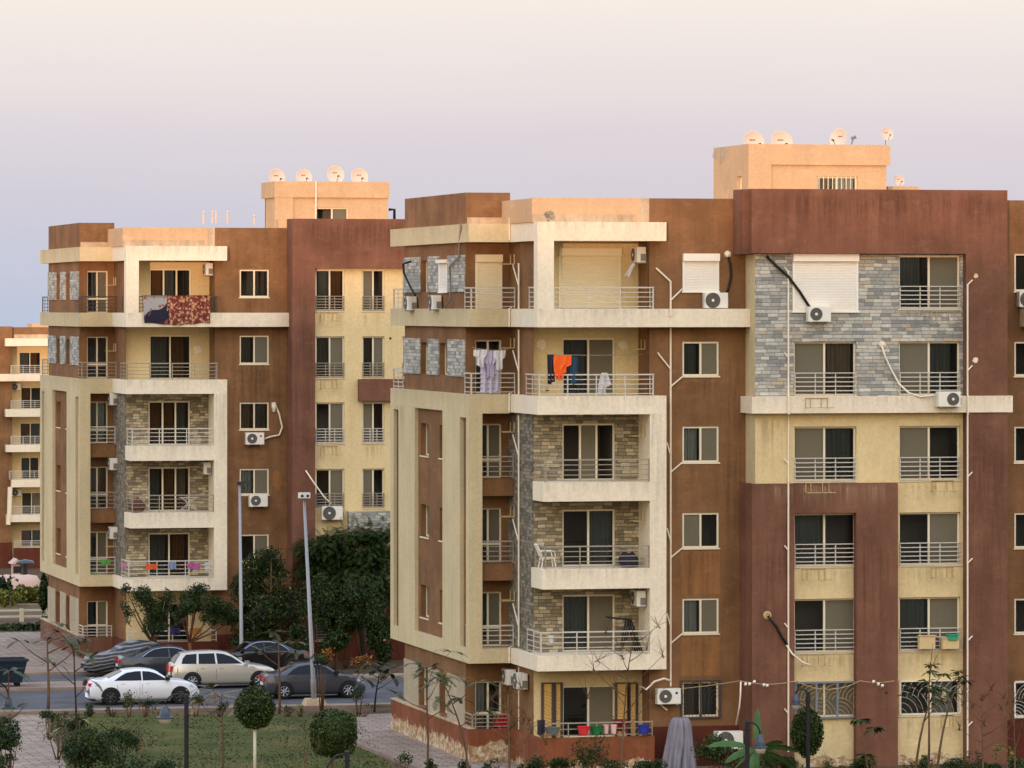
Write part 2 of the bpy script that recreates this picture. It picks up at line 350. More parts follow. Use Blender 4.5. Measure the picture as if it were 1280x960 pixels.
for a, b_ in zip(ys_, ys_[1:]):
    for c, d in zip(xs_, xs_[1:]): g.quad((c, a, gz(a)), (d, a, gz(a)), (d, b_, gz(b_)), (c, b_, gz(b_)))
tag(g.build('ground', M_SOIL), kind='structure')
def sheet(name, poly, z, mat):
    m = MB(); m.add([(x, y, z + gz(y)) for x, y in poly], [tuple(range(len(poly)))]); return tag(m.build(name, mat), kind='structure')
def slab(name, x0, x1, y0, y1, z1, mat):
    m = MB(); m.box(x0, x1, y0, y1, -0.3, z1); return tag(m.build(name, mat), kind='structure')
YK = 27.4                                               # near kerb of the street
sheet('road', [(-40, YK), (140, YK), (140, 46.5), (-40, 46.5)], 0.004, M_ASPH)
slab('kerb', -40, 140, YK - 0.9, YK, 0.13, M_KERB)
slab('kerb', -40, X(205, 38), 38.0, 41.2, 0.13, M_KERB)
slab('kerb', X(400, 40), 140, 40.2, 42.2, 0.14, M_KERB)
sheet('soil', [(X(392, 42), 42.2), (140, 42.2), (140, 51.5), (X(392, 51), 51.5)], 0.012, M_SOIL)
slab('pavement', -40, X(392, 46.5), 46.5, 51.2, 0.12, M_KERB)
sheet('pavement', [(-10, 51.2), (X(112, 51.2), 51.2), (X(70, 74), 74), (-10, 74)], 0.008, M_PAV)
lawn = [G(88, 893)[:2], G(446, 893)[:2], G(470, 945)[:2], G(560, 1000)[:2], G(-60, 1000)[:2], (G(-60, 1000)[0], 10), G(100, 940)[:2]]
sheet('lawn', lawn, 0.006, M_LAWN)
sheet('path', [G(-2, 912)[:2], G(30, 889)[:2], G(54, 889)[:2], G(62, 915)[:2], G(96, 985)[:2], G(10, 985)[:2]], 0.012, M_PAV)
sheet('paving', [G(446, 894)[:2], (46, 26.4), (46, -1.0), G(610, 975)[:2], G(520, 962)[:2], G(446, 931)[:2]], 0.010, M_PAV)
m = MB(); pa, pb, pc_ = G(444, 931), G(520, 962), G(620, 995)
for a, b_ in ((pa, pb), (pb, pc_)):
    dx, dy = b_[0] - a[0], b_[1] - a[1]; l = sqrt(dx * dx + dy * dy); nx, ny = -dy / l * 0.1, dx / l * 0.1
    m.prism([(a[0] - nx, a[1] - ny), (b_[0] - nx, b_[1] - ny), (b_[0] + nx, b_[1] + ny), (a[0] + nx, a[1] + ny)], 0, 0.13)
tag(m.build('kerb', M_KERB), kind='structure')
sheet('lawn', [(-5, 83), (X(62, 83), 83), (X(62, 96), 96), (-5, 96)], 0.01, M_LAWN)
sheet('pavement', [(-5, 140), (X(62, 140) + 6, 140), (X(62, 225) + 20, 224), (-5, 224)], 0.01, M_KERB)
# unseen blocker added behind the viewpoint, shading the lower walls from the low sun
m = MB(); n = 60
for i in range(n):
    x0, x1 = -900 + 1800 * i / n, -900 + 1800 * (i + 1) / n
    h = lambda x: 25.1 + 0.5 * noise.noise((x * 0.02, 3.1, 0)) + 0.3 * noise.noise((x * 0.11, 1.1, 0))
    for (ya, za), (yb, zb) in (((-215, 0), (-235, 1)), ((-235, 1), (-270, 0.98)), ((-270, 0.98), (-420, 0))):
        m.quad((x0, ya, za * h(x0)), (x1, ya, za * h(x1)), (x1, yb, zb * h(x1)), (x0, yb, zb * h(x0)))
tag(m.build('sun_blocker', M_SOIL), kind='structure')

# ------------------------------------------------------------------ building parts
def PY(Y): return lambda u, w, d: (u, Y + d, w)
def PX(Xp): return lambda u, w, d: (Xp + d, u, w)
def window(B, P, u0, u1, w0, w1, depth=0.2, style='dm', name='window', rail=0.0, rmat=None, sill=True, fmat=None, kick=False, room=1.1, label=None, slide=0.0):
    """aluminium sliding window or door: outer frame, meeting stile, one pane per leaf; letters say what hangs behind each leaf"""
    f = MB(); fw = 0.065; n = len(style); d0, d1 = depth - 0.07, depth
    if u1 - u0 < 0.6: fw = 0.045
    f.pbox(P, u0, u0 + fw, w0, w1, d0, d1); f.pbox(P, u1 - fw, u1, w0, w1, d0, d1)
    f.pbox(P, u0 + fw, u1 - fw, w0, w0 + fw, d0, d1); f.pbox(P, u0 + fw, u1 - fw, w1 - fw, w1, d0, d1)
    cuts = [u0 + fw + (u1 - u0 - 2 * fw) * (i / n) for i in range(n + 1)]
    if n == 2 and slide: cuts[1] += slide
    for c in cuts[1:-1]: f.pbox(P, c - 0.035, c + 0.035, w0 + fw, w1 - fw, d0 - 0.012, d1 - 0.01)
    if kick: f.pbox(P, u0 + fw, u1 - fw, w0 + 0.62, w0 + 0.7, d0 + 0.01, d1 - 0.01)
    if sill: f.pbox(P, u0 - 0.04, u1 + 0.04, w0 - 0.05, w0 - 0.002, -0.04, depth)
    o = f.build(name, fmat or M_WHITE, B)
    if label: o['label'] = label
    for i, s in enumerate(style):
        a, b = cuts[i] + (0.03 if i else 0), cuts[i + 1] - (0.03 if i < n - 1 else 0)
        if s != 'b':
            g_ = MB(); g_.quad(P(a, w0 + fw, d1 - 0.03), P(b, w0 + fw, d1 - 0.03), P(b, w1 - fw, d1 - 0.03), P(a, w1 - fw, d1 - 0.03)); g_.build('pane', M_GLASS, o)
        if s == 'm':
            g_ = MB(); g_.quad(P(a, w0 + fw, d1 - 0.036), P(b, w0 + fw, d1 - 0.036), P(b, w1 - fw, d1 - 0.036), P(a, w1 - fw, d1 - 0.036)); g_.build('insect_screen', M_SCREEN, o)
        if s in 'cwgB':
            g_ = MB(); k = 14; mt = {'c': M_CURT, 'w': M_CURTW, 'g': M_CURTG, 'B': M_CURTB}[s]
            off = R.random() * 6; a2 = a + (b - a) * R.uniform(0, 0.15); b2 = b - (b - a) * R.uniform(0, 0.25)
            q = [(a2 + (b2 - a2) * j / k, d1 + 0.14 + 0.045 * sin(off + j * 1.9) + 0.02 * sin(j * 0.7)) for j in range(k + 1)]
            for (p0, e0), (p1, e1) in zip(q, q[1:]): g_.quad(P(p0, w0 + 0.03, e0), P(p1, w0 + 0.03, e1), P(p1, w1 - 0.05, e1), P(p0, w1 - 0.05, e0))
            g_.build('curtain', mt, o, smooth=True)
    r_ = MB(); e = d1 + 0.002; e1 = d1 + room
    r_.quad(P(u0, w0, e1), P(u1, w0, e1), P(u1, w1, e1), P(u0, w1, e1))
    for a, b in ((u0, u0), (u1, u1)): r_.quad(P(a, w0, e), P(a, w0, e1), P(a, w1, e1), P(a, w1, e))
    for z in (w0, w1): r_.quad(P(u0, z, e), P(u1, z, e), P(u1, z, e1), P(u0, z, e1))
    r_.build('room', M_ROOM, o)
    if rail:
        rl = MB(); z1 = w0 + rail; z0 = w0 + 0.02; dd = -0.05
        for i in range(6): rl.pbox(P, u0 + 0.01, u1 - 0.01, z0 + (z1 - z0) * i / 5 - 0.016, z0 + (z1 - z0) * i / 5 + 0.016, dd - 0.02, dd + 0.02)
        for i in range(4):
            u = u0 + 0.03 + (u1 - u0 - 0.06) * i / 3; rl.pbox(P, u - 0.018, u + 0.018, z0, z1, dd + 0.022, dd + 0.055)
        for u in (u0 + 0.012, u1 - 0.012): rl.pbox(P, u - 0.01, u + 0.01, z0, z1, dd + 0.056, max(0.02, depth - 0.08))
        rl.build('railing', rmat or M_RAIL, o)
    return o
def shutter(B, P, u0, u1, w0, w1, mat, name='shutter_window', label=None, box=0.26, depth=0.02):
    f = MB(); f.pbox(P, u0, u1, w1 - box, w1, -0.16, 0.04)
    f.pbox(P, u0, u0 + 0.08, w0, w1 - box, -0.05, 0.05); f.pbox(P, u1 - 0.08, u1, w0, w1 - box, -0.05, 0.05); f.pbox(P, u0 - 0.03, u1 + 0.03, w0 - 0.05, w0, -0.07, 0.05)
    o = f.build(name, mat, B)
    if label: o['label'] = label
    s = MB(); n = int((w1 - box - w0) / 0.055)
    for i in range(n):
        a, b = w0 + (w1 - box - w0) * i / n, w0 + (w1 - box - w0) * (i + 1) / n
        s.quad(P(u0 + 0.08, a, -0.02), P(u1 - 0.08, a, -0.02), P(u1 - 0.08, b - 0.012, -0.036), P(u0 + 0.08, b - 0.012, -0.036))
        s.quad(P(u0 + 0.08, b - 0.012, -0.036), P(u1 - 0.08, b - 0.012, -0.036), P(u1 - 0.08, b, -0.02), P(u0 + 0.08, b, -0.02))
    s.build('roller_shutter', mat, o); return o
def railing(parent, pts, z0, z1, mat, n=5, step=1.15, name='railing'):
    m = MB()
    for (x0, y0), (x1, y1) in zip(pts, pts[1:]):
        dx, dy = x1 - x0, y1 - y0; l = sqrt(dx * dx + dy * dy); ux, uy = dx / l, dy / l; px_, py_ = -uy, ux
        def bar(a, b, za, zb, hw):
            c = [(x0 + ux * a + px_ * s * hw, y0 + uy * a + py_ * s * hw) for s in (-1, 1)]; d = [(x0 + ux * b + px_ * s * hw, y0 + uy * b + py_ * s * hw) for s in (1, -1)]
            m.prism(c + d if False else [c[0], d[1], d[0], c[1]], za, zb)
        for i in range(n):
            z = z0 + 0.08 + (z1 - z0 - 0.08) * i / (n - 1); h = 0.024 if i == n - 1 else 0.014
            bar(0, l, z - h, z + h, 0.024 if i == n - 1 else 0.014)
        k = max(1, round(l / step))
        for i in range(k + 1): bar(min(l - 0.02, max(0.02, l * i / k)) - 0.02, min(l - 0.02, max(0.02, l * i / k)) + 0.02, z0, z1 - 0.026, 0.012)
    return m.build(name, mat, parent)
def bracket(B, P, u0, u1, w0, w1, out=0.4, rust=True):
    m = MB(); d = 0.025; u, z = u0, w0
    for c in (u0, u0 + (u1 - u0) * 0.22, u0 + (u1 - u0) * 0.72, u1): m.pbox(P, c - d / 2, c + d / 2, w0, w1, -0.03, -0.003)
    m.pbox(P, u0 - 0.02, u1 + 0.02, w1, w1 + d, -0.04, -0.003); m.pbox(P, u0 - 0.06, u1 + 0.14, w0 - d, w0, -out, -out + 0.03)
    for c in (u0, u1): m.pbox(P, c - d / 2, c + d / 2, w0 - d, w0, -out + 0.03, -0.003)
    return m.build('ac_bracket', M_BRK if rust else M_WHITE, B)
def grille(B, P, u0, u1, w0, w1, mat, rmat, panels=2, name='window_grille', out=0.06):
    """iron window guard with nested arcs"""
    m = MB()
    for i in range(panels + 1):
        u = u0 + (u1 - u0) * i / panels; m.pbox(P, u - 0.035, u + 0.035, w0, w1, -out, -out + 0.04)
    for z in (w0, w1): m.pbox(P, u0, u1, z - 0.03, z + 0.03, -out - 0.01, -out + 0.05)
    o = m.build(name, mat, B); a = MB()
    for i in range(panels):
        c0 = u0 + (u1 - u0) * i / panels + 0.04; c1 = u0 + (u1 - u0) * (i + 1) / panels - 0.04
        for bx, bz, a0, a1 in ((c0, w0, 0, pi / 2), (c1, (w0 + w1) / 2, pi / 2, pi)):
            for k in range(1, 6):
                r = (c1 - c0) * k / 5
                pts = []
                for j in range(9):
                    t = a0 + (a1 - a0) * j / 8; uu, zz = bx + r * cos(t), bz + r * sin(t)
                    if zz <= w1: pts.append(P(uu, zz, -out + 0.02))
                if len(pts) > 1: a.tube(pts, 0.008, 4)
    a.build('grille_scroll', rmat, o); return o
def pipe(B, pts, r=0.036, mat=None, name='drain_pipe'): m = MB(); m.tube(pts, r, 7); return m.build(name, mat or M_PIPE, B)

# planes of the corner bay, measured on the near block (metres)
YF = -0.6; XL = X(672, YF); YC = Yx(638, XL); XS = X(586, YC); YE = Yx(488, XS); YR = 4.6; XB = X(582, YR); YBE = Yx(506, XB)
YS = 0.95; YD = 1.47; XP = X(665, 1.2); XR = X(811.5, 0); XPIL = X(812.5, YF); XFR = X(833, YF); XBL = X(932, 0)
zf = lambda y: Z(y, 750, YF)
CO1, CO0 = zf(277.5), zf(301)
FT = {5: zf(386), 4: zf(495), 3: zf(602.8), 2: zf(711), 1: zf(818.6)}
FB = {5: zf(409), 4: zf(518), 3: zf(626.5), 2: zf(736), 1: zf(838)}
ZPF = Z(247.5, 750, 0); ZPC = Z(240.6, 582, YR); XEND = X(1330, 0); YBK = YBE
BROWN_TOP = {k: 2.97 + 3.0 * k - (0.0) for k in range(6)}

def bay(B, S):
    """corner bay shared by both blocks; S holds the state of each opening"""
    # body: brown walls of the recess and the street side
    hx = []   # openings of the side wall (u = Y)
    sw = []
    for k in (5, 4, 3, 2, 1):
        zt = FT[k] + 1.78; zb = FT[k] + 0.62 if k > 3 else FT[k] + 0.58
        for a, b in ((536, 526), (560.5, 549.5)):
            u0, u1 = Yx(a, XB), Yx(b, XB); sw.append((u0, u1, zb, zt, k)); hx.append((u0, u1, zb, zt))
    for a, b in ((536, 524), (560, 550)):
        u0, u1 = Yx(a, XB), Yx(b, XB); sw.append((u0, u1, 1.3, 2.75, 0)); hx.append((u0, u1, 1.3, 2.75))
    m = MB(); m.wall(PX(XB), YR, YBE, 0, CO1, hx, 0.3); m.build('side_wall', M_BROWN, B)
    for u0, u1, zb, zt, k in sw:
        if k == 5 and u0 < 9 and S.get('sideshut'): shutter(B, PX(XB + 0.0), u0, u1, zb, zt, M_SHUTW, box=0.12)
        else: window(B, PX(XB), u0, u1, zb, zt, 0.27, 'm' if k else 'b', sill=(k in (1, 2, 3)))
    # stone panels / grey panels on the side wall
    for k in (5, 4):
        z0, z1 = FT[k] + 0.6, FT[k] + 1.92
        us = [YR + 0.02, sw[2 * (5 - k) + 1][0], sw[2 * (5 - k) + 1][1], sw[2 * (5 - k)][0], sw[2 * (5 - k)][1], YBE]
        for a, b in ((0, 1), (2, 3), (4, 5)): st = MB(); st.pbox(PX(XB), us[a], us[b], z0, z1, -0.045, -0.002); st.build('stone_panel', M_STONE, B)
    us = [YR + 0.05, sw[11][0], sw[11][1], sw[10][0], sw[10][1], YBE]
    for a, b in ((0, 1), (2, 3), (4, 5)): gp = MB(); gp.pbox(PX(XB), us[a], us[b], 0.9, 2.85, -0.04, -0.002); gp.build('wall_panel', M_GREYP, B)
    # recess wall with its balcony doors
    du = (X(594, YR), X(627.5, YR)); ho = []; zd = {}
    for k in range(1, 6): zd[k] = (FT[k] - 0.02, FT[k] + 1.93); ho.append((*du, *zd[k]))
    zd[0] = (0.95, 2.75); ho.append((*du, *zd[0]))
    m = MB(); m.wall(PY(YR), XB, XP, 0, CO1, ho, 0.25); m.build('recess_wall', M_BROWN, B)
    for k in range(6):
        s = S['corner'][k]
        if s == 'S': shutter(B, PY(YR), du[0], du[1], zd[k][0], zd[k][1], M_SHUT)
        else: window(B, PY(YR), du[0], du[1], zd[k][0], zd[k][1], 0.2, s, name='balcony_door', kick=(s != 'bb'), sill=False)
    # side of the front bay
    m = MB(); m.quad((XP, YS, FB[4]), (XP, YR, FB[4]), (XP, YR, CO1), (XP, YS, CO1)); m.build('bay_side_wall', M_BROWN, B)
    m = MB(); m.box(XP - 0.05, XP + 0.3, YS + 0.002, YR - 0.002, FB[1] + 0.1, FB[4] - 0.002); m.build('stone_pillar', M_SLATE, B)
    m = MB(); m.box(XP, XP + 0.3, YS + 0.002, YR - 0.002, 0, FB[1]); m.build('bay_side_wall', M_BROWN, B)
    # back wall of the balconies
    def door(k, a, b, y, z0, z1, s, name='balcony_door'):
        pass
    dd = {}
    for k in range(6):
        yy = YD if k > 3 else YS
        a, b = ((698, 776) if S['bay'][k] == 'S' else (703, 769))
        z0 = FT[k] if k else 1.0; z1 = (FT[k] if k else 0.85) + (2.0 if k else 1.98)
        if S['bay'][k] == 'S': z1 += 0.12
        dd[k] = (X(a, yy), X(b, yy), z0, z1)
    lv = [0.0] + [FT[k] - 0.3 for k in range(1, 6)] + [CO1 - 0.1]
    for k in range(6):
        yy = YD if k > 3 else YS
        m = MB(); hs = [] if S['bay'][k] == 'S' else [dd[k]]
        m.wall(PY(yy), XP, XR if k > 3 or k == 0 else XPIL + 0.3, lv[k], lv[k + 1], hs, 0.22)
        m.build('balcony_wall', M_TAN if 1 <= k <= 3 else M_CREAM, B)
        if S['bay'][k] == 'S': shutter(B, PY(yy), *dd[k], M_SHUT, label='tall cream roller shutter drawn down')
        else: window(B, PY(yy), *dd[k], 0.16, S['bay'][k], name='balcony_door', sill=False, room=2.0)
    # returns to the brown street wall
    m = MB(); m.box(XR, XR + 0.3, 0.3, YD + 0.2, FT[4], CO1); m.build('return_wall', M_BROWN, B); m = MB(); m.box(XR, XR + 0.3, 0.3, YS, 0, FB[1]); m.build('return_wall', M_BROWN, B)
    # slabs, cornice, upper frame
    def slabL(name, z0, z1, xr, lab=None):
        a = MB()
        a.prism([(XL, YF), (xr, YF), (xr, -0.002), (XR - 0.002, -0.002), (XR - 0.002, YD + 0.1), (XP + 0.05, YD + 0.1), (XP + 0.05, YC + 0.002), (XL, YC + 0.002)], z0, z1)
        o = a.build(name, M_FRAME, B)
        c = MB(); c.prism([(XS, YC), (XL - 0.002, YC), (XL - 0.002, YC + 0.004), (XP + 0.04, YC + 0.004), (XP + 0.04, YR + 0.1), (XB + 0.1, YR + 0.1), (XB + 0.1, YE), (XS, YE)], z0, z1)
        c.build(name, M_YELL, B); return o
    slabL('cornice', CO0, CO1, XFR)
    b5 = slabL('balcony_slab', FB[5], FT[5], XBL - 0.002 if S.get('band', 1) else XFR)
    b4 = slabL('balcony_slab', FB[4], FT[4], XFR)
    m = MB(); m.prism([(XL, YF), (X(692.5, YF), YF), (X(692.5, YF), YF + 0.3), (XL + 0.25, YF + 0.3), (XL + 0.25, YF + 0.55), (XL, YF + 0.55)], FT[5] + 0.001, CO0 - 0.001); m.build('frame_post', M_FRAME, B)
    # lower frame: right pillar, balconies 3 and 2, bottom slab
    m = MB(); m.box(XPIL, XFR, YF, -0.002, FB[1] - 0.0, FB[4] - 0.001); m.box(XPIL + 0.002, XR + 0.002, 0, YS, FT[1], FB[4] - 0.002); m.build('frame_pillar', M_FRAME, B)
    bs = {5: b5, 4: b4}
    for k in (3, 2):
        xa = X(679, YF) if k == 3 else X(678, YF)
        a = MB(); a.box(xa, XPIL - 0.001, YF, YS + 0.1, FB[k], FT[k]); bs[k] = a.build('balcony_slab', M_FRAME, B)
    a = MB(); a.prism([(XL, YF), (XPIL - 0.001, YF), (XPIL - 0.001, YS + 0.1), (XP + 0.05, YS + 0.1), (XP + 0.05, YC + 0.002), (XL, YC + 0.002)], FB[1], FT[1]); bs[1] = a.build('balcony_slab', M_FRAME, B)
    # railings of the front bay
    rm = S['rails']
    for k in range(1, 6):
        yr = YF + 0.07; h = 0.74
        if k == 5: railing(bs[5], [(X(692.5, YF), yr), (X(817, yr), yr), (X(817, yr), -0.01)], FT[5], FT[5] + h, rm[5]); railing(bs[5], [(XL + 0.06, YF + 0.56), (XL + 0.06, YF + 1.5)], FT[5], FT[5] + h, rm[5])
        elif k == 4: railing(bs[4], [(XL + 0.06, YS + 0.4), (XL + 0.06, yr), (X(817, yr), yr), (X(817, yr), -0.01)], FT[4], FT[4] + h, rm[4])
        elif k in (3, 2): railing(bs[k], [(X(682, YF) , YS - 0.05), (X(682, YF), yr), (XPIL - 0.01, yr)], FT[k], FT[k] + 0.78, rm[k])
        else: railing(bs[1], [(XL + 0.12, YS + 0.5), (XL + 0.12, yr), (XPIL - 0.01, yr)], FT[1], FT[1] + 0.8, rm[1])
    # box hung round the corner: side with slits, front with tall opening
    Zb = FB[1]; Zt = FB[4] - 0.001; th = XB - XS - 0.003
    zo = FT[1] - 0.02
    hs = [(Yx(498, XS), YE - (YE - Yx(492, XS)), zo, Zt - 0.15), (Yx(553, XS), Yx(518.5, XS), zo + 0.05, Zt - 0.02), (Yx(582.5, XS), Yx(575, XS), zo, Zt - 0.2)]
    m = MB(); m.wall(PX(XS), YC, YE, Zb, Zt, hs, th)
    m.build('corner_box_side', M_YELL, B)
    xo0 = X(603, YC); m = MB()
    m.box(XS + 0.001, xo0, YC, YC + 0.25, Zb, Zt); m.box(xo0, XL - 0.003, YC, YC + 0.25, FT[4] - 0.68, Zt)
    m.box(xo0, XL - 0.003, YC, YC + 0.25, Zb, FT[1] - 0.02)
    m.box(XS + 0.25, XP, YC + 0.25, YR, Zb + 0.02, Zb + 0.3); m.box(XS + 0.25, XP, YR, YE, Zb + 0.02, Zb + 0.2); m.box(XS + 0.01, XB + 2, YE - 0.2, YE - 0.001, Zb, Zt)
    m.build('corner_box_front', M_YELL, B)
    cs = {1: None}
    for k in (3, 2):
        a = MB(); a.box(xo0 - 0.1, XP - 0.06, YC + 0.3, YR, FT[k] - 0.62, FT[k]); cs[k] = a.build('balcony_slab', M_BROWN, B)
    a = MB(); a.box(XS + 0.26, XP - 0.06, YC + 0.26, YR, Zb + 0.3, FT[1] - 0.03); cs[1] = a.build('balcony_slab', M_YELL, B); cs[4] = b4; cs[5] = b5
    for k in range(1, 6):
        y = YC + 0.2 if k < 4 else YC + 0.1
        if k < 4: railing(cs[k], [(XS + 0.15, YR - 0.05), (XS + 0.15, y), (XP - 0.07, y)], FT[k], FT[k] + 0.78, S['crails'][k])
        else: railing(cs[k], [(XS + 0.1, YR - 0.05), (XS + 0.1, y), (XP - 0.04, y)], FT[k], FT[k] + 0.74, S['crails'][k])
        if k > 3: railing(cs[k], [(XS + 0.1, YBE + 0.1), (XS + 0.1, YE - 0.1), (XB + 1, YE - 0.1)], FT[k], FT[k] + 0.74, S['crails'][k])
    for za, zb in ((FT[5], FB[5]), (CO1, CO0), (FT[4], FB[4])): streak(B, PY(YF), XL + 0.05, XFR - 0.05, zb + 0.02, za - 0.01, M_STRB, -0.004); streak(B, PX(XS), YC + 0.1, YE - 0.1, zb + 0.02, za - 0.01, M_STRB, -0.004)
    for k in (3, 2, 1): streak(B, PY(YF), X(681, YF), XPIL - 0.03, FB[k] + 0.02, FT[k] - 0.01, M_STRB, -0.004)
    streak(B, PY(YF), XPIL + 0.03, XFR - 0.03, FT[1] + 1, FB[4], M_STRB, -0.004)
    for a, b in ((0.3, 4.4), (6.0, 9.5), (10.5, 12.8)): streak(B, PX(XS), YC + a + .4, YC + b, FB[4] - 2.2, FB[4], M_STRB, -0.004) if a > 1 else None
    # parapets above the cornice
    xpp = X(665, 0.0); xc1 = X(637.7, YR)
    m = MB(); m.box(XB, xc1, YR, YR + 0.2, CO1 + 0.001, ZPC); m.box(XB, XB + 0.2, YR + 0.2, YBE, CO1 + 0.001, ZPC); m.box(xc1 - 0.2, xc1, YR + 0.2, YBE, CO1 + 0.001, ZPC); m.build('parapet', M_BROWN, B)
    m = MB(); m.box(XB + 0.05, X(630, YR), YR - 0.05, YR - 0.002, CO1 + 0.002, CO1 + 0.24); m.build('parapet_foot', M_CONC, B); m = MB(); m.box(xpp + 0.02, X(795, 0), -0.03, -0.002, CO1 + 0.002, CO1 + 0.27); m.build('parapet_foot', M_CONC, B)
    m = MB(); m.box(xpp, X(800, 0), 0, 0.2, CO1 + 0.001, ZPF); m.box(xpp, xpp + 0.2, 0.2, YR + 0.2, CO1 + 0.001, ZPF - 0.02); m.build('parapet', M_ROOF, B)
    m = MB(); m.box(X(800, 0), X(811.5, 0), 0.004, 0.2, CO1 + 0.001, ZPF); m.build('parapet', M_CONC, B)
    # ground-floor terrace wall
    m = MB(); t = 0.18; zt = 1.15
    m.box(XS + 0.02, XS + 0.02 + t, YC + 0.05, YE, -0.4, zt); m.box(XS + 0.02 + t, XL, YC + 0.05, YC + 0.05 + t, -0.4, zt); tw = m.build('terrace_wall', S['terr'], B)
    m = MB(); m.box(XL + 0.02, XL + 0.02 + t, YF + 0.05, YC + 0.048, -0.4, zt); m.box(XL + 0.02 + t, XR + 0.05, YF + 0.05, YF + 0.05 + t, -0.4, zt); m.build('terrace_wall', S['terrf'], B)
    m = MB(); m.box(XS, XS + 0.24, YC + 0.03, YE + 0.02, zt + 0.001, zt + 0.05); m.build('coping', M_CONC, tw)
    railing(tw, [(XS + 0.15, YC + 2.5), (XS + 0.15, YC + 0.15), (XL, YC + 0.15)], zt, zt + 0.5, S['rails'][0], n=4)
    railing(tw, [(XL + 0.12, YF + 0.14), (XR, YF + 0.14)], zt, zt + 0.5, S['rails'][0], n=3)
    return bs

def body(B, xend, holes, brown_x1):
    """brown street wall with its windows, roof, back"""
    m = MB(); m.wall(PY(0), XR, brown_x1, 1.42, ZPF, [h for h in holes if h[3] > 1.6], 0.28); m.build('street_wall', M_BROWN, B)
    m = MB(); m.wall(PY(0), XR, brown_x1, -0.5, 1.42, [h for h in holes if h[2] < 1.4], 0.28); m.build('plinth', M_PLINTH, B)
    m = MB(); m.box(XB + 0.25, xend, YR + 0.3, YBK, CO1 - 0.3, CO1 - 0.02); m.box(XR + 0.3, xend, 0.3, YR + 0.29, CO1 - 0.3, CO1 - 0.02); m.box(XP + 0.02, XR + 0.3, YD + 0.3, YR + 0.28, CO1 - 0.3, CO1 - 0.02); m.build('roof', M_CONC, B)
    m = MB(); m.quad((XB, YBK, -0.5), (xend, YBK, -0.5), (xend, YBK, ZPF), (XB, YBK, ZPF)); m.quad((xend, 0, -0.5), (xend, YBK, -0.5), (xend, YBK, ZPF), (xend, 0, ZPF)); m.build('back_wall', M_BROWN, B)

# ------------------------------------------------------------------ near block
YT = [852, 748, 641, 533, 427, 317]; YB_ = [896, 792, 685, 578, 470, 364]
B1 = thing('apartment_building', (XS, YF, 0), 'nearest brown and cream apartment block with grey stone panel at its upper right', 'building', 'apartment blocks'); 
S1 = dict(corner=['wb', 'dm', 'gm', 'dm', 'bb', 'S'], bay=['dm', 'gm', 'dg', 'bmb', 'gm', 'S'], sideshut=1, terr=M_TERR, terrf=M_TERRF,
          rails={5: M_RAIL, 4: M_RAIL, 3: M_RAILM, 2: M_RAILM, 1: M_RAIL, 0: M_RAILM}, crails={5: M_RAIL, 4: M_RAIL, 3: M_RAILM, 2: M_RAILM, 1: M_RAIL})
bay(B1, S1)
sty = ['cg', 'wm', 'md', 'wm', 'gm', 'S']
bx = (X(853, 0), X(898.5, 0)); hol = [(*bx, Z(YB_[k], 875, 0), Z(YT[k], 875, 0)) for k in range(6) if sty[k] != 'S']
rx_ = (X(1268, 0), X(1312, 0)); hol2 = [(*rx_, Z(YB_[k], 1280, 0), Z(YT[k], 1280, 0)) for k in range(6)]
XBR = X(1259.5, 0)
body(B1, XEND, hol, XBL)
m = MB(); m.wall(PY(0), XBR - 0.1, XEND, 1.42, ZPF, [h for h in hol2 if h[3] > 1.6], 0.28); m.build('street_wall', M_BROWN, B1)
m = MB(); m.wall(PY(0), XBR - 0.1, XEND, -0.5, 1.42, [h for h in hol2 if h[2] < 1.4], 0.28); m.build('plinth', M_PLINTH, B1)
m = MB(); m.box(XBR + 0.45, XEND, YF, -0.002, FB[5], FT[5]); m.build('balcony_slab', M_FRAME, B1)
for k in range(6):
    a, b = Z(YB_[k], 875, 0), Z(YT[k], 875, 0)
    if sty[k] == 'S': shutter(B1, PY(0), *bx, a, b, M_SHUTW)
    else: window(B1, PY(0), *bx, a, b, 0.1 if k else 0.14, sty[k])
    if k == 0: grille(B1, PY(0), bx[0] - 0.04, bx[1] + 0.04, a - 0.03, b + 0.03, M_RAILD, M_RAILD)
    a, b = Z(YB_[k], 1280, 0), Z(YT[k], 1280, 0)
    window(B1, PY(0), *rx_, a, b, 0.1, 'dm')
    if k == 0: grille(B1, PY(0), *rx_, a, b, M_SHUTW, M_SHUTW)
YM = -1.5; YW = -1.17
q = lambda px, py, Y: (X(px, Y), Y, Z(py, px, Y))
bz = lambda py: Z(py, 1060, YW)
lx = (X(992.5, YW), X(1070.5, YW)); rx = (X(1124, YW), X(1200.5, YW))
hh = {}; hw_ = []
for k, (t, b) in enumerate(((852, 896), (748, 815), (641.5, 707.5), (533, 601), (427, 494.5), (319, 386))):
    hh[k] = (bz(b), bz(t))
    if k != 5: hw_.append((*lx, *hh[k]))
    hw_.append((*rx, *hh[k]))
zs0 = bz(506)
XW0, XW1 = X(944, YW), X(1209, YW)
for nm, z0, z1, mt in (('stone_panel', zs0, bz(312), M_STONE), ('projecting_wall', bz(905), zs0, M_CREAM), ('projecting_wall', -0.5, bz(905), M_DUSTY)):
    m = MB(); m.wall(PY(YW), XW0, XW1, z0, z1, [h for h in hw_ if h[2] < z1 and h[3] > z0], 0.26); m.build(nm, mt, B1)
m = MB(); m.quad((XBL, 0, bz(604)), (XW0, YW, bz(604)), (XW0, YW, bz(312)), (XBL, 0, bz(312))); m.build('projecting_wall', M_YELL, B1)
x0m, x1m = X(940, YM), X(1259.3, YM)
xs0 = X(924.5, 0)
m = MB(); mz = lambda py: Z(py, 1060, YM)
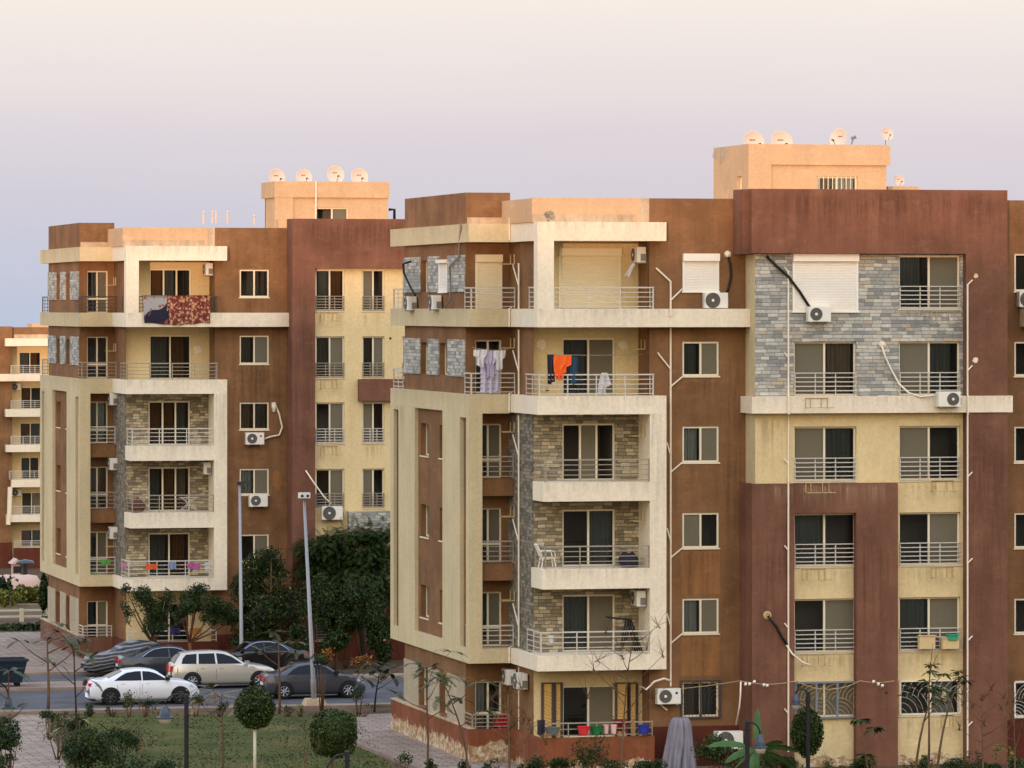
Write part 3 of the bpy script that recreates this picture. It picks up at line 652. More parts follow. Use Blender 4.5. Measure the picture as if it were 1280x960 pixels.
def maroon(name, xa, xb, za, zb, left=False, mat=M_MAROON):
    m = MB(); m.box(xa, xb, YM, YW - 0.002, za, zb)
    if left: m.hexa([(xa, YM + 0.001, za), (xa + 0.02, YW, za), (xs0 + 0.4, -0.001, za), (xs0, -0.001, za), (xa, YM + 0.001, zb), (xa + 0.02, YW, zb), (xs0 + 0.4, -0.001, zb), (xs0, -0.001, zb)])
    return m.build(name, mat, B1)
ztop = mz(236.6)
maroon('parapet', x0m, x1m, mz(317), ztop, True)
m = MB(); m.box(X(928, YW) , x1m, YW, -0.01, mz(318), ztop - 0.01); m.build('parapet', M_MAROON, B1)
maroon('pilaster', X(1207.5, YM), x1m, -0.5, mz(317) - 0.001)
m = MB(); m.box(X(1207.5, YM) + 0.002, x1m - 0.002, YW, -0.003, -0.5, mz(317) - 0.002); m.build('pilaster', M_MAROON, B1)
z604, z641 = mz(604), mz(641)
xa_, xb_ = X(993, YM), X(1070.5, YM); xc_ = X(1122.5, YM)
maroon('portal_frame', x0m, xa_, -0.5, z604, True); maroon('portal_frame', xb_, xc_, -0.5, z604); maroon('portal_frame', xa_, xb_, z641, z604)
m = MB(); m.box(X(940, -1.56), X(1266, -1.56), -1.56, YW - 0.003, mz(516.3), mz(495.5)); m.hexa([(X(940, -1.56), -1.558, mz(516.3)), (X(940, -1.56) + .05, YW, mz(516.3)), (xs0 + 0.5, -0.002, mz(516.3)), (xs0 + 0.03, -0.002, mz(516.3)), (X(940, -1.56), -1.558, mz(495.5)), (X(940, -1.56) + .05, YW, mz(495.5)), (xs0 + 0.5, -0.002, mz(495.5)), (xs0 + 0.03, -0.002, mz(495.5))]); m.build('string_course', M_FRAME, B1)
bst = {0: ('mm', 'dw'), 1: ('dm', 'gm'), 2: ('gd', 'dm'), 3: ('mg', 'md'), 4: ('mc', 'mg'), 5: ('S', 'gm')}
for k in range(6):
    for j, u in enumerate((lx, rx)):
        s = bst[k][j]
        if s == 'S': shutter(B1, PY(YW), X(990.5, YW), X(1072.5, YW), bz(389), bz(317.5), M_SHUTW, label='wide white roller shutter drawn down over grey stone'); continue
        window(B1, PY(YW), *u, *hh[k], 0.2, s, rail=(hh[k][1] - hh[k][0]) * 0.42 if k else 0, rmat=M_RAIL)
    if k == 0:
        grille(B1, PY(YW), X(1000, YW) - 0.2, lx[1] + 0.03, hh[0][0], hh[0][1], M_GRILLE, M_BRK, 3, out=0.14)
        grille(B1, PY(YW), rx[0] + 0.02, rx[1] - 0.02, hh[0][0] + 0.04, hh[0][1] - 0.02, M_WHITE, M_RAIL, 2)
for (a, b, c, d, y) in ((1007, 1034, 498, 509, -1.56), (1007, 1036, 604, 615, YM), (1003, 1031, 711.5, 724, YW), (1003, 1031, 818.5, 831, YW), (1164, 1192, 389.5, 401.5, YW), (1164, 1191, 602, 613, YW), (1164, 1191, 709.5, 721.5, YW), (1177, 1191, 895, 908, YW)):
    bracket(B1, PY(y), X(a, y), X(b, y), Z(d, a, y), Z(c, a, y))
for yy in (318, 424, 530, 637, 743):
    z = Z(yy + 12, 640, 2.0); y0 = YR - 0.5
    m = MB(); m.box(XP - 0.5, XP - 0.07, y0, y0 + 0.03, z, z + 0.03); m.box(XP - 0.5, XP - 0.07, y0 - 0.6, y0 - 0.57, z, z + 0.03); m.box(XP - 0.12, XP - 0.06, y0 - 0.62, y0 + 0.04, z, z + 0.34) if 0 else None
    for a in (y0, y0 - 0.57): m.box(XP - 0.1, XP - 0.06, a, a + 0.03, z + 0.03, z + 0.36)
    m.box(XP - 0.5, XP - 0.46, y0 - 0.57, y0, z + 0.002, z + 0.028); m.build('ac_bracket', M_BRK, B1)
for yy in (437, 545, 651):
    z = Z(yy, 800, 0.6); xw = XR if yy < 500 else XPIL
    y0 = 0.5 if yy < 500 else 0.0
    m = MB()
    for a in (y0, y0 + 0.5): m.box(xw - 0.45, xw - 0.003, a, a + 0.03, z, z + 0.03); m.box(xw - 0.04, xw - 0.003, a, a + 0.03, z + 0.03, z + 0.36)
    m.build('ac_bracket', M_BRK, B1)
# weathering under sills, brackets and the string course
for k in (2, 1):
    m = MB(); m.box(X(851, 0), X(900, 0), -0.004, -0.001, Z((745, 853)[k == 1] - (2 if k == 2 else 8), 875, 0), Z((689, 797)[k == 1], 875, 0)); m.build('faded_patch', M_BROWNL, B1)
for k in (4, 3, 2, 1): streak(B1, PY(0), bx[0] - .1, bx[1] + .1, Z(YB_[k], 875, 0) - 1.3, Z(YB_[k], 875, 0) - .06, M_STRD)
streak(B1, PY(0), X(905, 0), XBL - .02, 3, FB[5], M_STRD); streak(B1, PY(YM), x0m + .3, XBR - .3, mz(316), ztop - .01, M_STRD); streak(B1, PY(YM), x0m + .05, xc_ - .05, mz(640), z604 - .01, M_STRL); streak(B1, PY(YM), X(1209, YM), x1m - .05, mz(900), mz(518), M_STRD)
streak(B1, PY(-1.56), X(942, -1.56), X(1264, -1.56), mz(516), mz(496), M_STRB); streak(B1, PY(YM), x0m + .1, xa_ - .1, mz(940), mz(650), M_STRD); streak(B1, PY(YM), xb_ + .1, xc_ - .1, mz(940), mz(650), M_STRD)
for k in (2, 1): streak(B1, PY(YW), lx[0], lx[1], hh[k][0] - 1.0, hh[k][0] - .06, M_STRD)
for k in (5, 3, 2, 1, 0): streak(B1, PY(YW), rx[0], rx[1], hh[k][0] - 1.0, hh[k][0] - .06, M_STRD)
streak(B1, PY(YW), XW0 + .1, lx[0], bz(603), bz(517), M_STRD)
for a, b, y, r_, mt, asp, sd in ((687, 270, -0.035, 0.17, M_SLATE, 1.1, 2), (677, 430, YD, 0.17, M_FRAME, 1, 3), (779, 431, YD, 0.17, M_FRAME, 1, 4), (1219, 450, YM, 0.1, M_FRAME, 1, 5), (1220, 345, YM, 0.08, M_CREAM, 1, 6), (1108, 866, YM, 0.05, M_BLACK, 1, 7), (684, 487, YD, .07, M_SLATE, 1, 9), (1180, 870, YM, .1, M_BRK, 2, 8), (1096, 700, YM, .3, M_MAROON, 1.6, 13)): patch(B1, PY(y), (X(a, y), Z(b, a, y)), r_, mt, asp, sd)
# drain pipes
pipe(B1, [q(838.3, 395, -0.66), q(838.3, 384, -0.04 - 0.6)], name='drain_pipe')
yb = -0.05
pts = [(X(838.3, yb), yb, Z(y, 838.3, yb)) for y in (352, 384)]
pipe(B1, [q(820, 335, yb), q(838.3, 352, yb), q(838.3, 384.5, yb)])
pipe(B1, [q(838.3, 410, yb), q(838.3, 858, yb)])
for y in (348, 455, 562, 669, 776):
    if y > 400: pipe(B1, [q(822 if y < 500 else 833.5, y - 14 if y < 500 else y - 9, yb), q(838, y + 6, yb)], 0.028)
    pipe(B1, [q(853, y + 13 if y < 400 else y + 16, yb), q(838.6, y + 28 if y > 400 else y + 27, yb)], 0.028)
pipe(B1, [q(834, 340 + 548, yb), q(820, 340 + 536, yb)], 0.028)
xp_ = XP - 0.1
def vx(y, py): return (xp_, y, Z(py, 646, y))
pipe(B1, [(XL - 0.04, YC - 0.03, Z(287 - 15, 640, YC)), (XL - 0.04, YC - 0.03, Z(300, 640, YC))], 0.03)
ypp = Yx(648.5, xp_)
for a, b in ((329, 387), (412, 493)): pipe(B1, [(xp_, ypp, Z(a, 648, ypp)), (xp_, ypp, Z(b, 648, ypp))], 0.034)
pipe(B1, [(xp_, ypp, Z(519, 648, ypp)), (xp_, ypp, Z(808, 648, ypp))], 0.034)
for k in (5, 4, 3, 2, 1):
    z = FT[k] + 1.55; pipe(B1, [(xp_, ypp + 0.9, z), (xp_, ypp, z - 0.75)], 0.026)
    pipe(B1, [(XL - 0.05, YC - 0.05, FB[k] if k in (1, 4, 5) else FB[k]), (XL - 0.05, YC - 0.05, FT[k] + 0.02), (XL + 0.05, YC + 0.05, FT[k] + 0.03)], 0.034) if k in (1, 4, 5) else None
pipe(B1, [(X(647, YC) , YC - 0.3, FB[1] - 0.1), (X(647, YC), YC - 0.3, 0)], 0.05)
for pxp, ya in ((985.5, YW), (1209.5, YM)):
    segs = ((338, 494, YW), (517, 603, YW), (604, 940, YM)) if pxp < 1000 else ((355, 494, YM), (517, 945, YM))
    for a, b, y in segs: pipe(B1, [q(pxp, a, y - 0.05), q(pxp, b, y - 0.05)], 0.032)
    pipe(B1, [q(pxp + 0.5, 494, -1.62), q(pxp + 0.5, 518, -1.62)], 0.036)
    for y in (340, 447, 580, 688, 785, 892):
        yy = YW if pxp < 1000 and y < 600 else YM
        d = -5 if pxp < 1000 else 6
        pipe(B1, [q(pxp + d, y - 6 + (16 if pxp > 1000 else 0), yy - 0.05), q(pxp, y + (16 if pxp > 1000 else 0), yy - 0.05)], 0.026)
# stair house on the roof
YP = 6.0; xpl, xpr = X(935.6, YP), X(1113, YP); zpt = Z(180.3, 1000, YP); ypl = Yx(893.8, xpl)
m = MB(); zb1 = Z(206, 1000, YP); xin = X(964.4, YP); xri = X(1109, YP)
wz = (Z(237, 1050, YP), Z(220.5, 1050, YP)); wx_ = (X(1022, YP), X(1073, YP))
m.box(xpl, xpr, YP, YP + 0.12, zb1, zpt); m.box(xpl, xin, YP, YP + 0.12, CO1, zb1)
m.wall(PY(YP + 0.1), xin, xri, CO1, zb1, [(*wx_, wz[0] - 0.6, wz[1])], 0.2)
sh = (Yx(927, xpl), Yx(921, xpl), CO1 + 0.2, Z(221, 925, YP + 2))
m.wall(PX(xpl), YP + 0.12, ypl, CO1, zpt, [sh], 0.25)
m.box(xri, xpr - 0.1, YP + 0.3, ypl, CO1, zb1); m.box(xpl + 0.26, xpr - 0.01, YP + 0.13, ypl - .01, zpt - 0.15, zpt - 0.02); m.box(xpl, xpr, ypl, ypl + 0.2, CO1, zpt)
ph = m.build('stair_house', M_ROOF, B1)
window(B1, PY(YP + 0.1), *wx_, wz[0] - 0.6, wz[1], 0.16, 'Bw', sill=False)
m = MB()
for i in range(9): u = wx_[0] + (wx_[1] - wx_[0]) * (i + 0.5) / 9; m.box(u - 0.012, u + 0.012, YP + 0.1, YP + 0.124, wz[0] - 0.6, wz[1])
m.build('window_grille', M_WHITE, ph)
window(B1, PX(xpl), *sh, 0.2, 'c', sill=False)
m = MB(); m.box(X(1110, 9), X(1149, 9), 9, 12, CO1, Z(233, 1125, 9)); m.build('water_tank_room', M_ROOF, B1)
m = MB(); c = (xpl - 0.004, Yx(900.5, xpl), Z(193, 900, YP + 4)); m.add([(c[0], c[1] + 1.0 * cos(i * pi / 8) * (1 + .15 * sin(i * 3)), c[2] + 0.26 * sin(i * pi / 8) - (0.12 if i == 12 else 0)) for i in range(16)], [tuple(range(16))]); m.build('plaster_patch', M_CONC, B1)

# ------------------------------------------------------------------ far block: the same bay, its own street side
T = Vector((-6.253, 52.64, -0.2))
B2 = thing('apartment_building', (XS, YF, 0), 'middle distance brown and cream apartment block with two rugs over its top balcony', 'building', 'apartment blocks')
B2.location = Vector((XS, YF, 0)) + T
X2 = lambda px, y=0.0: X(px, y + T.y) - T.x
Z2 = lambda py, px, y=0.0: Z(py, px, y + T.y) - T.z
S2 = dict(corner=['gm', 'dm', 'dB', 'dw', 'dd', 'dm'], bay=['dd', 'gB', 'gBc', 'BBg', 'gB', 'Bgd'], sideshut=0, terr=M_MAROON, terrf=M_PLINTH, band=1,
          rails={5: M_RAILD, 4: M_RAILM, 3: M_RAIL, 2: M_RAILM, 1: M_RAIL, 0: M_RAIL}, crails={5: M_RAILD, 4: M_RAILM, 3: M_RAIL, 2: M_RAILM, 1: M_RAIL})
bay(B2, S2)
x2e = X2(575, -1.2); xbl2 = X2(358.5)
w2 = (X2(299.5), X2(336)); r2 = [(Z2(b, 318), Z2(t, 318)) for t, b in ((752, 786), (668, 702), (586, 618.5), (503, 537), (419.5, 455), (337, 371.5))]
body(B2, x2e, [(*w2, *r) for r in r2], max(xbl2, XBL))
for k, s in enumerate(('dm', 'dm', 'wm', 'cg', 'gm', 'dd')): window(B2, PY(0), *w2, *r2[k], 0.1, s)
y2 = YW; cols = [(X2(394.5, y2), X2(430.5, y2)), (X2(453, y2), X2(480.5, y2)), (X2(503, y2), X2(540, y2))]
rows = [(Z2(b, 440, y2), Z2(t, 440, y2)) for t, b in ((752, 800), (669, 718), (586, 635), (503, 554), (420.5, 472), (337, 388.5))]
hs = [(*c, *r) for c in cols for r in rows]
zc0 = Z2(800, 440, y2) - 0.6
zg2 = Z2(735, 440, y2)
m = MB(); m.wall(PY(y2), X2(372, y2), x2e, zg2, Z2(330, 440, y2), [h for h in hs if h[3] > zg2], 0.26); m.build('projecting_wall', M_CREAM, B2)
m = MB(); m.wall(PY(y2), X2(372, y2), x2e, -0.5, zg2, [h for h in hs if h[2] < zg2], 0.26); m.build('plinth', M_PLINTH, B2)
xl2 = X2(365.5, YM); xs2 = xbl2
zt2, zb2 = Z2(273.5, 430, YM), Z2(335.5, 430, YM); xc2 = X2(394, YM)
def mar2(name, xa, xb, za, zb, left=False, mat=M_MAROON):
    m = MB(); m.box(xa, xb, YM, y2 - 0.002, za, zb)
    if left: m.hexa([(xa, YM + 0.001, za), (xa + 0.02, y2, za), (xs2 + 0.4, -0.001, za), (xs2, -0.001, za), (xa, YM + 0.001, zb), (xa + 0.02, y2, zb), (xs2 + 0.4, -0.001, zb), (xs2, -0.001, zb)])
    return m.build(name, mat, B2)
mar2('parapet', xl2, x2e, zb2, zt2, True); mar2('pilaster', xl2, xc2, -0.5, zb2 - 0.001, True)
m = MB(); m.box(xl2 + 0.03, x2e, y2, -0.01, zb2 + 0.02, zt2 - 0.01); m.build('parapet', M_MAROON, B2)
mar2('spandrel', X2(449, YM), X2(512, YM), Z2(501, 470, YM), Z2(474, 470, YM))
mar2('stone_panel', X2(436, YM), X2(500, YM), Z2(668, 470, YM), Z2(639, 470, YM), mat=M_STONE)
sc = ['dm', 'dm', 'dm', 'bm', 'gm', 'gB']
for k in range(6):
    for c in range(3): window(B2, PY(y2), *cols[c], *rows[k], 0.18, (sc[k] if c == 0 else 'm' + 'dgbdgb'[k] if k != 4 else 'gm'), rail=0.66, rmat=M_RAILM if k != 3 else M_RAIL)
for k in range(1, 6):
    streak(B2, PY(0), w2[0] - .1, w2[1] + .1, r2[k][0] - 1.4, r2[k][0] - .06, M_STRD)
    for c in range(2): streak(B2, PY(y2), cols[c][0], cols[c][1], rows[k][0] - 1.0, rows[k][0] - .06, M_STRD)
streak(B2, PY(YM), xl2 + .1, x2e - .1, zb2 + .02, zt2 - .02, M_STRD); streak(B2, PY(YM), xl2 + .05, xc2 - .05, 4, zb2, M_STRD); streak(B2, PY(0), X2(286), X2(356), 8, 14, M_STRD)
for (a, b, c, d) in ((401, 421, 391, 401), (401, 421, 474.5, 485), (401, 421, 558, 568)): bracket(B2, PY(y2), X2(a, y2), X2(b, y2), Z2(d, 410, y2), Z2(c, 410, y2))
for k in (5, 4, 1):
    y0 = YR - 0.5; z = FT[k] + 1.25; m = MB()
    for a in (y0, y0 - 0.57): m.box(XP - 0.1, XP - 0.06, a, a + 0.03, z + 0.03, z + 0.36); m.box(XP - 0.5, XP - 0.07, a, a + 0.03, z, z + 0.03)
    m.build('ac_bracket', M_BRK, B2)
YP2 = 6.0; pl, pr = X2(343, YP2), X2(487, YP2); pzt = Z2(227, 420, YP2); pyl = YP2 + (Yx(326.5, pl + T.x) - (YP2 + T.y)); pzb = Z2(247, 420, YP2)
m = MB(); m.box(pl, pr, YP2, YP2 + 0.14, pzb, pzt); m.box(pl + 0.02, X2(367, YP2), YP2 + 0.02, YP2 + 0.14, CO1, pzb)
w3 = (X2(395.5, YP2), X2(436, YP2), Z2(280, 415, YP2), Z2(259.5, 415, YP2))
m.wall(PY(YP2 + 0.12), X2(367, YP2), pr - 0.05, CO1, pzb, [w3], 0.2); m.box(pl, pl + 0.14, YP2 + 0.14, pyl, pzb, pzt); m.box(pl + 0.1, pl + 0.2, YP2 + 0.14, pyl - 0.5, CO1, pzb)
m.box(pl + 0.15, pr - 0.01, YP2 + 0.15, pyl, pzt - 0.15, pzt - 0.02); m.box(pl + 0.1, pr, pyl - 0.6, pyl - 0.4, CO1, pzb); ph2 = m.build('stair_house', M_ROOF, B2)
window(B2, PY(YP2 + 0.12), *w3, 0.15, 'bm', sill=False)
for a, b, y, r_, mt, asp, sd in ((247, 437, YD, 0.17, M_FRAME, 1.1, 2), (346, 600, 0.0, 0.22, M_BROWNL, 2.0, 3), (488, 423, YW, .06, M_BLACK, 1, 4), (300, 730, 0.0, .3, M_BROWNL, 1, 5)): patch(B2, PY(y), (X2(a, y), Z2(b, a, y)), r_, mt, asp, sd)
pipe(B2, [(X2(395, YP2 - .05), YP2 - 0.05, pzt), (X2(395, YP2 - .05), YP2 - 0.05, pzb - 0.3), (X2(394, YP2 - .05), YP2 - 0.05, Z2(281, 394, YP2))], 0.04)

# ------------------------------------------------------------------ third block, far down the slope, only a strip of it in view
r3 = ray(30); Y3 = CY + 405 * r3[1]; D3 = 0.03
X3 = lambda px, d=0.0: X(px, Y3 + d)
Z3 = lambda py, d=0.0, px=30: Z(py, px, Y3 + d)
B3 = thing('apartment_building', (X3(7), Y3, gz(230)), 'distant apartment block at the left edge with stacked cream balconies', 'building', 'apartment blocks')
xe3 = X3(150)
dy3 = (440, 484, 528.5, 571.5, 615.5, 662); by3 = (467.5, 511.5, 556, 599.5, 643.5, 684)
dx3 = ((24, 51), (26, 51.5), (25, 51), (26, 49), (27, 52), (26, 54))
ho = [(X3(a, 1.5), X3(b, 1.5), Z3(c, 1.5), Z3(d, 1.5)) for (a, b), d, c in zip(dx3, dy3, by3)]
m = MB(); m.wall(PY(Y3 + 1.5), X3(14), xe3, -8, Z3(410), ho, 0.25); m.build('balcony_wall', M_CREAM, B3)
for i, h in enumerate(ho): window(B3, PY(Y3 + 1.5), *h, 0.18, ('gB', 'Bd', 'Bg', 'gd', 'bm', 'Bg')[i], name='balcony_door', sill=False)
m = MB(); m.wall(PY(Y3), X3(-120), X3(15.3), Z3(678), Z3(408), [], 0.3); m.box(X3(15.3) - 0.3, X3(15.3), Y3 + 0.002, Y3 + 1.49, Z3(678), Z3(408)); m.build('street_wall', M_BROWN, B3)
m = MB(); m.box(X3(-120), X3(15.3) + 0.01, Y3 - 0.02, Y3 + 1.49, -8, Z3(678) - 0.001); m.build('plinth', M_PLINTH, B3)
m = MB(); m.box(X3(15.5), xe3, Y3 + 0.6, Y3 + 1.48, Z3(423) + 0.01, Z3(409, 0.6)); m.build('parapet', M_BROWN, B3)
m = MB(); m.box(X3(18), xe3, Y3 + 0.4, Y3 + 0.59, Z3(423) + 0.01, Z3(418, 0.6)); m.build('parapet_foot', M_CONC, B3)
m = MB(); m.box(X3(40, 6), X3(60, 6), Y3 + 6, Y3 + 9, Z3(423), Z3(404.5, 6)); m.build('stair_house', M_ROOF, B3)
for i, (a, t, b) in enumerate(((7, 423, 432.7), (-30, 467.5, 476.5), (7, 511.5, 521), (7.5, 556, 565), (14.5, 599.5, 609), (8.5, 643.5, 652.5))):
    m = MB(); m.box(X3(a, -0.7), xe3, Y3 - 0.7, Y3 + 1.49, Z3(b, -0.7), Z3(t, -0.7)); o = m.build('cornice' if i == 0 else 'balcony_slab', M_FRAME, B3)
    if i: railing(o, [(X3(13 if i < 4 else 11), Y3 - 0.05), (X3(13 if i < 4 else 11), Y3 - 0.62), (X3(57), Y3 - 0.62)], Z3(t, -0.7), Z3(t, -0.7) + 0.72, M_RAIL)
m = MB(); m.box(X3(17, -0.6), xe3, Y3 - 0.7, Y3 - 0.5, -8, Z3(684.5)); o = m.build('terrace_wall', M_PLINTH, B3)
railing(o, [(X3(17), Y3 - 0.6), (X3(57), Y3 - 0.6)], Z3(684.5), Z3(684.5) + 0.6, M_RAIL)
m = MB(); m.tube([(X3(12.5, -0.8), Y3 - 0.85, Z3(608)), (X3(11.5, -0.8), Y3 - 0.85, Z3(640)), (X3(10, -0.8), Y3 - 0.85, Z3(655))], 0.2, 8); m.build('wall_patch', M_FRAME, B3)
m = MB(); m.quad((X3(-120), Y3 + 12, -8), (xe3, Y3 + 12, -8), (xe3, Y3 + 12, Z3(430)), (X3(-120), Y3 + 12, Z3(430))); m.quad((X3(-120), Y3 + .3, Z3(425)), (xe3, Y3 + 1.5, Z3(425)), (xe3, Y3 + 12, Z3(425)), (X3(-120), Y3 + 12, Z3(425))); m.build('roof', M_CONC, B3)

# ------------------------------------------------------------------ air conditioners (each one a thing; first of each kind built, the rest copied)
def make_ac(name, fan_side, badge=None, fan_r=0.21):
    t = thing(name, (0, 0, 0), 'white split air conditioner outdoor unit', 'air conditioner', 'outdoor air conditioning units')
    w_, h, d0, d1 = 0.84, 0.58, -0.36, -0.05
    c = MB(); c.box(-w_ / 2, w_ / 2, d0, d1, 0.04, h); c.box(-w_ / 2 + 0.01, w_ / 2 - 0.01, d0 - 0.008, d0 - 0.001, 0.06, h - 0.02)
    for i in range(9):
        z = 0.12 + i * 0.045
        for sx in (-1, 1): c.box(sx * (w_ / 2 + 0.004) - 0.004, sx * (w_ / 2 + 0.004) + 0.004, d0 + 0.05, d1 - 0.05, z, z + 0.018)
    c.build('casing', M_ACW, t)
    fx = fan_side * 0.13; y = d0 - 0.012; fz = 0.31
    f = MB(); f.lathe([(0.001, 0), (fan_r + 0.02, 0), (fan_r + 0.02, 0.006)], (fx, y, fz), (0, 1, 0), 24); f.build('fan_opening', M_ACF, t)
    gr = MB()
    for k in range(1, 6):
        r = (fan_r + 0.01) * k / 5; gr.tube([(fx + r * cos(2 * pi * j / 20), y - 0.012, fz + r * sin(2 * pi * j / 20)) for j in range(21)], 0.006, 4)
    for j in range(8): gr.tube([(fx + 0.04 * cos(j * pi / 4), y - 0.012, fz + 0.04 * sin(j * pi / 4)), (fx + fan_r * cos(j * pi / 4 + .5), y - 0.012, fz + fan_r * sin(j * pi / 4 + .5))], 0.005, 4)
    gr.build('fan_guard', M_ACG, t)
    hb = MB(); hb.lathe([(0.001, -0.03), (0.05, -0.025), (0.055, 0)], (fx, y, fz), (0, 1, 0), 12); hb.build('fan_hub', M_ACW, t)
    vb = MB(); vb.box(w_ / 2 + 0.002, w_ / 2 + 0.06, d0 + 0.12, d1 - 0.02, 0.1, 0.34); vb.build('valve_cover', M_ACG, t)
    b = MB()
    for sx in (-0.3, 0.3): b.box(sx - 0.02, sx + 0.02, d0, 0, 0.0, 0.035); b.box(sx - 0.02, sx + 0.02, -0.045, 0.0, 0.036, 0.4)
    b.build('wall_bracket', M_RAILM, t)
    if badge:
        k = MB(); bx = -fan_side * 0.27; k.lathe([(0.001, -0.003), (0.05, -0.002), (0.05, 0)], (bx, d0 - 0.01, 0.42), (0, 1, 0), 14); k.build('badge', badge, t)
    return t
M_RED = simple('red_mark', lin(190, 30, 50), 0.5); M_BLUE = simple('blue_mark', lin(40, 70, 140), 0.5)
protos = {'r': make_ac('air_conditioner', -1), 'l': make_ac('air_conditioner', 1), 'R': make_ac('air_conditioner', -1, M_RED), 'B': make_ac('air_conditioner', -1, M_BLUE), 'w': make_ac('air_conditioner', -1, None, 0.25)}
used_ac = set()
def ac(kind, loc, rz, label, sc=1.0):
    p = protos[kind]
    if kind not in used_ac: used_ac.add(kind); o = p; o.location = loc; o.rotation_euler = (0, 0, rz); o['label'] = label; ORG[o] = Vector(loc)
    else: o = dup(p, None, loc, rz, label)
    o.scale = (sc, sc, sc); return o
def acpx(kind, px, pbot, Y, label, sc=1.0, rz=0.0): return ac(kind, (X(px, Y), Y - 0.003, Z(pbot, px, Y)), rz, label, sc)
def hose(pts, label, r=0.03, mat=M_BLACK, name='hose', cat='hose'):
    m = MB(); m.tube(pts, r, 6); b = pts[-1]; return tag(m.build(name, mat, loc=b, smooth=True), label, cat)
acpx('w', 892, 386.5, 0, 'air conditioner on brown wall under the small closed shutter')
acpx('r', 1021, 403.5, YW, 'air conditioner below wide white shutter on grey stone', 0.98)
acpx('l', 1183, 509.5, -1.56, 'air conditioner mounted on pale band, fan on its right', 0.98)
acpx('B', 833, 880.5, 0, 'air conditioner with blue oval badge above grey shrouded object', 1.0)
acpx('w', 908, 937, -0.9, 'large air conditioner half hidden by shrub at wall foot', 1.15)
acpx('w', 1284, 385, 0, 'air conditioner cut off at the right edge of the photo', 1.0)
L90 = -pi / 2
def acside(kind, Xp, yc, z, label, off=Vector((0, 0, 0)), sc=1.0): return ac(kind, tuple(Vector((Xp - 0.003, yc, z)) + off), L90, label, sc)
acside('r', XR, 0.66, Z(329.5, 798, 0.6), 'air conditioner beside big cream shutter on top balcony of near block')
acside('r', XPIL, 0.2, Z(758.5, 798, 0.2), 'air conditioner above clothes rack on lowest hanging balcony of near block')
acside('w', XB - 0.02, Yx(520, XB), Z(389, 520, Yx(520, XB)), 'left of two air conditioners under narrow windows of near block', sc=0.95)
acside('w', XB - 0.02, Yx(551, XB), Z(388, 551, Yx(551, XB)), 'right of two air conditioners under narrow windows of near block', sc=0.95)
acside('r', XP, Yx(633, XP - 0.3) , Z(859, 633, 3.0), 'rear air conditioner of the pair under box corner of near block')
acside('w', XP - 0.02, Yx(648, XP - 0.3), Z(862, 648, 2.0), 'front air conditioner of the pair under box corner of near block')
# far block
def ac2(kind, px, pbot, y, label, sc=1.0): return ac(kind, (X(px, y + T.y), y + T.y - 0.003, Z(pbot, px, y + T.y)), 0, label, sc)
ac2('R', 317, 556.5, 0, 'air conditioner with red badge on brown wall of far block')
ac2('r', 321.5, 634, 0, 'air conditioner beside water stain on brown wall of far block')
ac2('w', 413.5, 650.5, YW, 'air conditioner on cream wall above dark tree canopy', 1.12)
acside('r', XR, 0.66, Z(345, 256, 53), 'air conditioner above rugs on top balcony of far block', T.to_3d() * 1.0 - Vector((0, 0, T.z)))
acside('r', XPIL, 0.35, Z(593.5, 256, 53), 'air conditioner on balcony with folding drying rack', T - Vector((0, 0, T.z)))
for pb, lab in ((507, 'topmost of three air conditioners in corner recess of far block'), (588, 'middle of three air conditioners in corner recess of far block'), (674, 'lowest of three air conditioners in corner recess, above green cloth')):
    acside('r', XP, YR - 1.0, Z(pb, 138, YR - 1 + T.y), lab, T - Vector((0, 0, T.z)), 0.98)
ac('w', (X3(19.5, 1.4), Y3 + 1.4, Z3(488, 1.4)), 0, 'air conditioner on third floor balcony of distant block', 1.0)
ac('w', (X3(20, 1.4), Y3 + 1.4, Z3(620, 1.4)), 0, 'air conditioner beside white patched wall of distant block', 1.0)
# hoses and cables on the walls
y = -0.06
hose([q(910, 319, y), q(913, 330, y), q(914, 345, y), q(911, 360, y), q(906, 372, y)], 'black hose hanging from brown wall to air conditioner', 0.045)
m = MB(); m.lathe([(0.01, -0.1), (0.1, -0.06), (0.13, 0.05)], q(910, 318, -0.04), (0, 1, 0.2), 8); tag(m.build('foam_plug', M_FRAME, loc=q(910, 318, 0)), 'pale foam plug around hose hole beside small shutter', 'foam plug')
y = YW - 0.08
hose([q(958, 320, y), q(970, 332, y), q(985, 345, y), q(1000, 365, y), q(1012, 384, y)], 'long black hose slanting across grey stone to air conditioner', 0.05)
hose([q(1102, 431, y), q(1106, 445, y), q(1114, 462, y), q(1124, 480, y), q(1136, 491, y - .3), q(1150, 496, y - .35), q(1168, 494, -1.7)], 'white hose drooping across grey stone to air conditioner', 0.035, M_PIPE)
m = MB(); m.lathe([(0.01, -0.1), (0.12, -0.05), (0.13, 0.05)], q(1103, 431, YW - 0.03), (0, 1, 0.2), 8); tag(m.build('foam_plug', M_FRAME, loc=q(1103, 431, YW)), 'pale foam plug on grey stone beside white hose', 'foam plug')
y = YM - 0.06
hose([q(960, 770, y), q(970, 782, y), q(978, 797, y), q(984, 806, y)], 'black hose hanging from hole in maroon wall', 0.045)
hose([q(983, 806, y), q(990, 817, y), q(1003, 828, y), q(1014, 832, y)], 'white hose bridging maroon wall and empty bracket', 0.035, M_PIPE)
m = MB(); m.lathe([(0.09, -0.05), (0.15, -0.03), (0.15, 0.05)], q(959, 769, YM - 0.005), (0, 1, 0), 10); m.lathe([(0.01, -0.02), (0.085, -0.02)], q(959, 769, YM - 0.005), (0, 1, 0), 10); tag(m.build('wall_collar', M_BRK, loc=q(959, 769, YM)), 'round wall collar where black hose leaves maroon wall', 'collar')
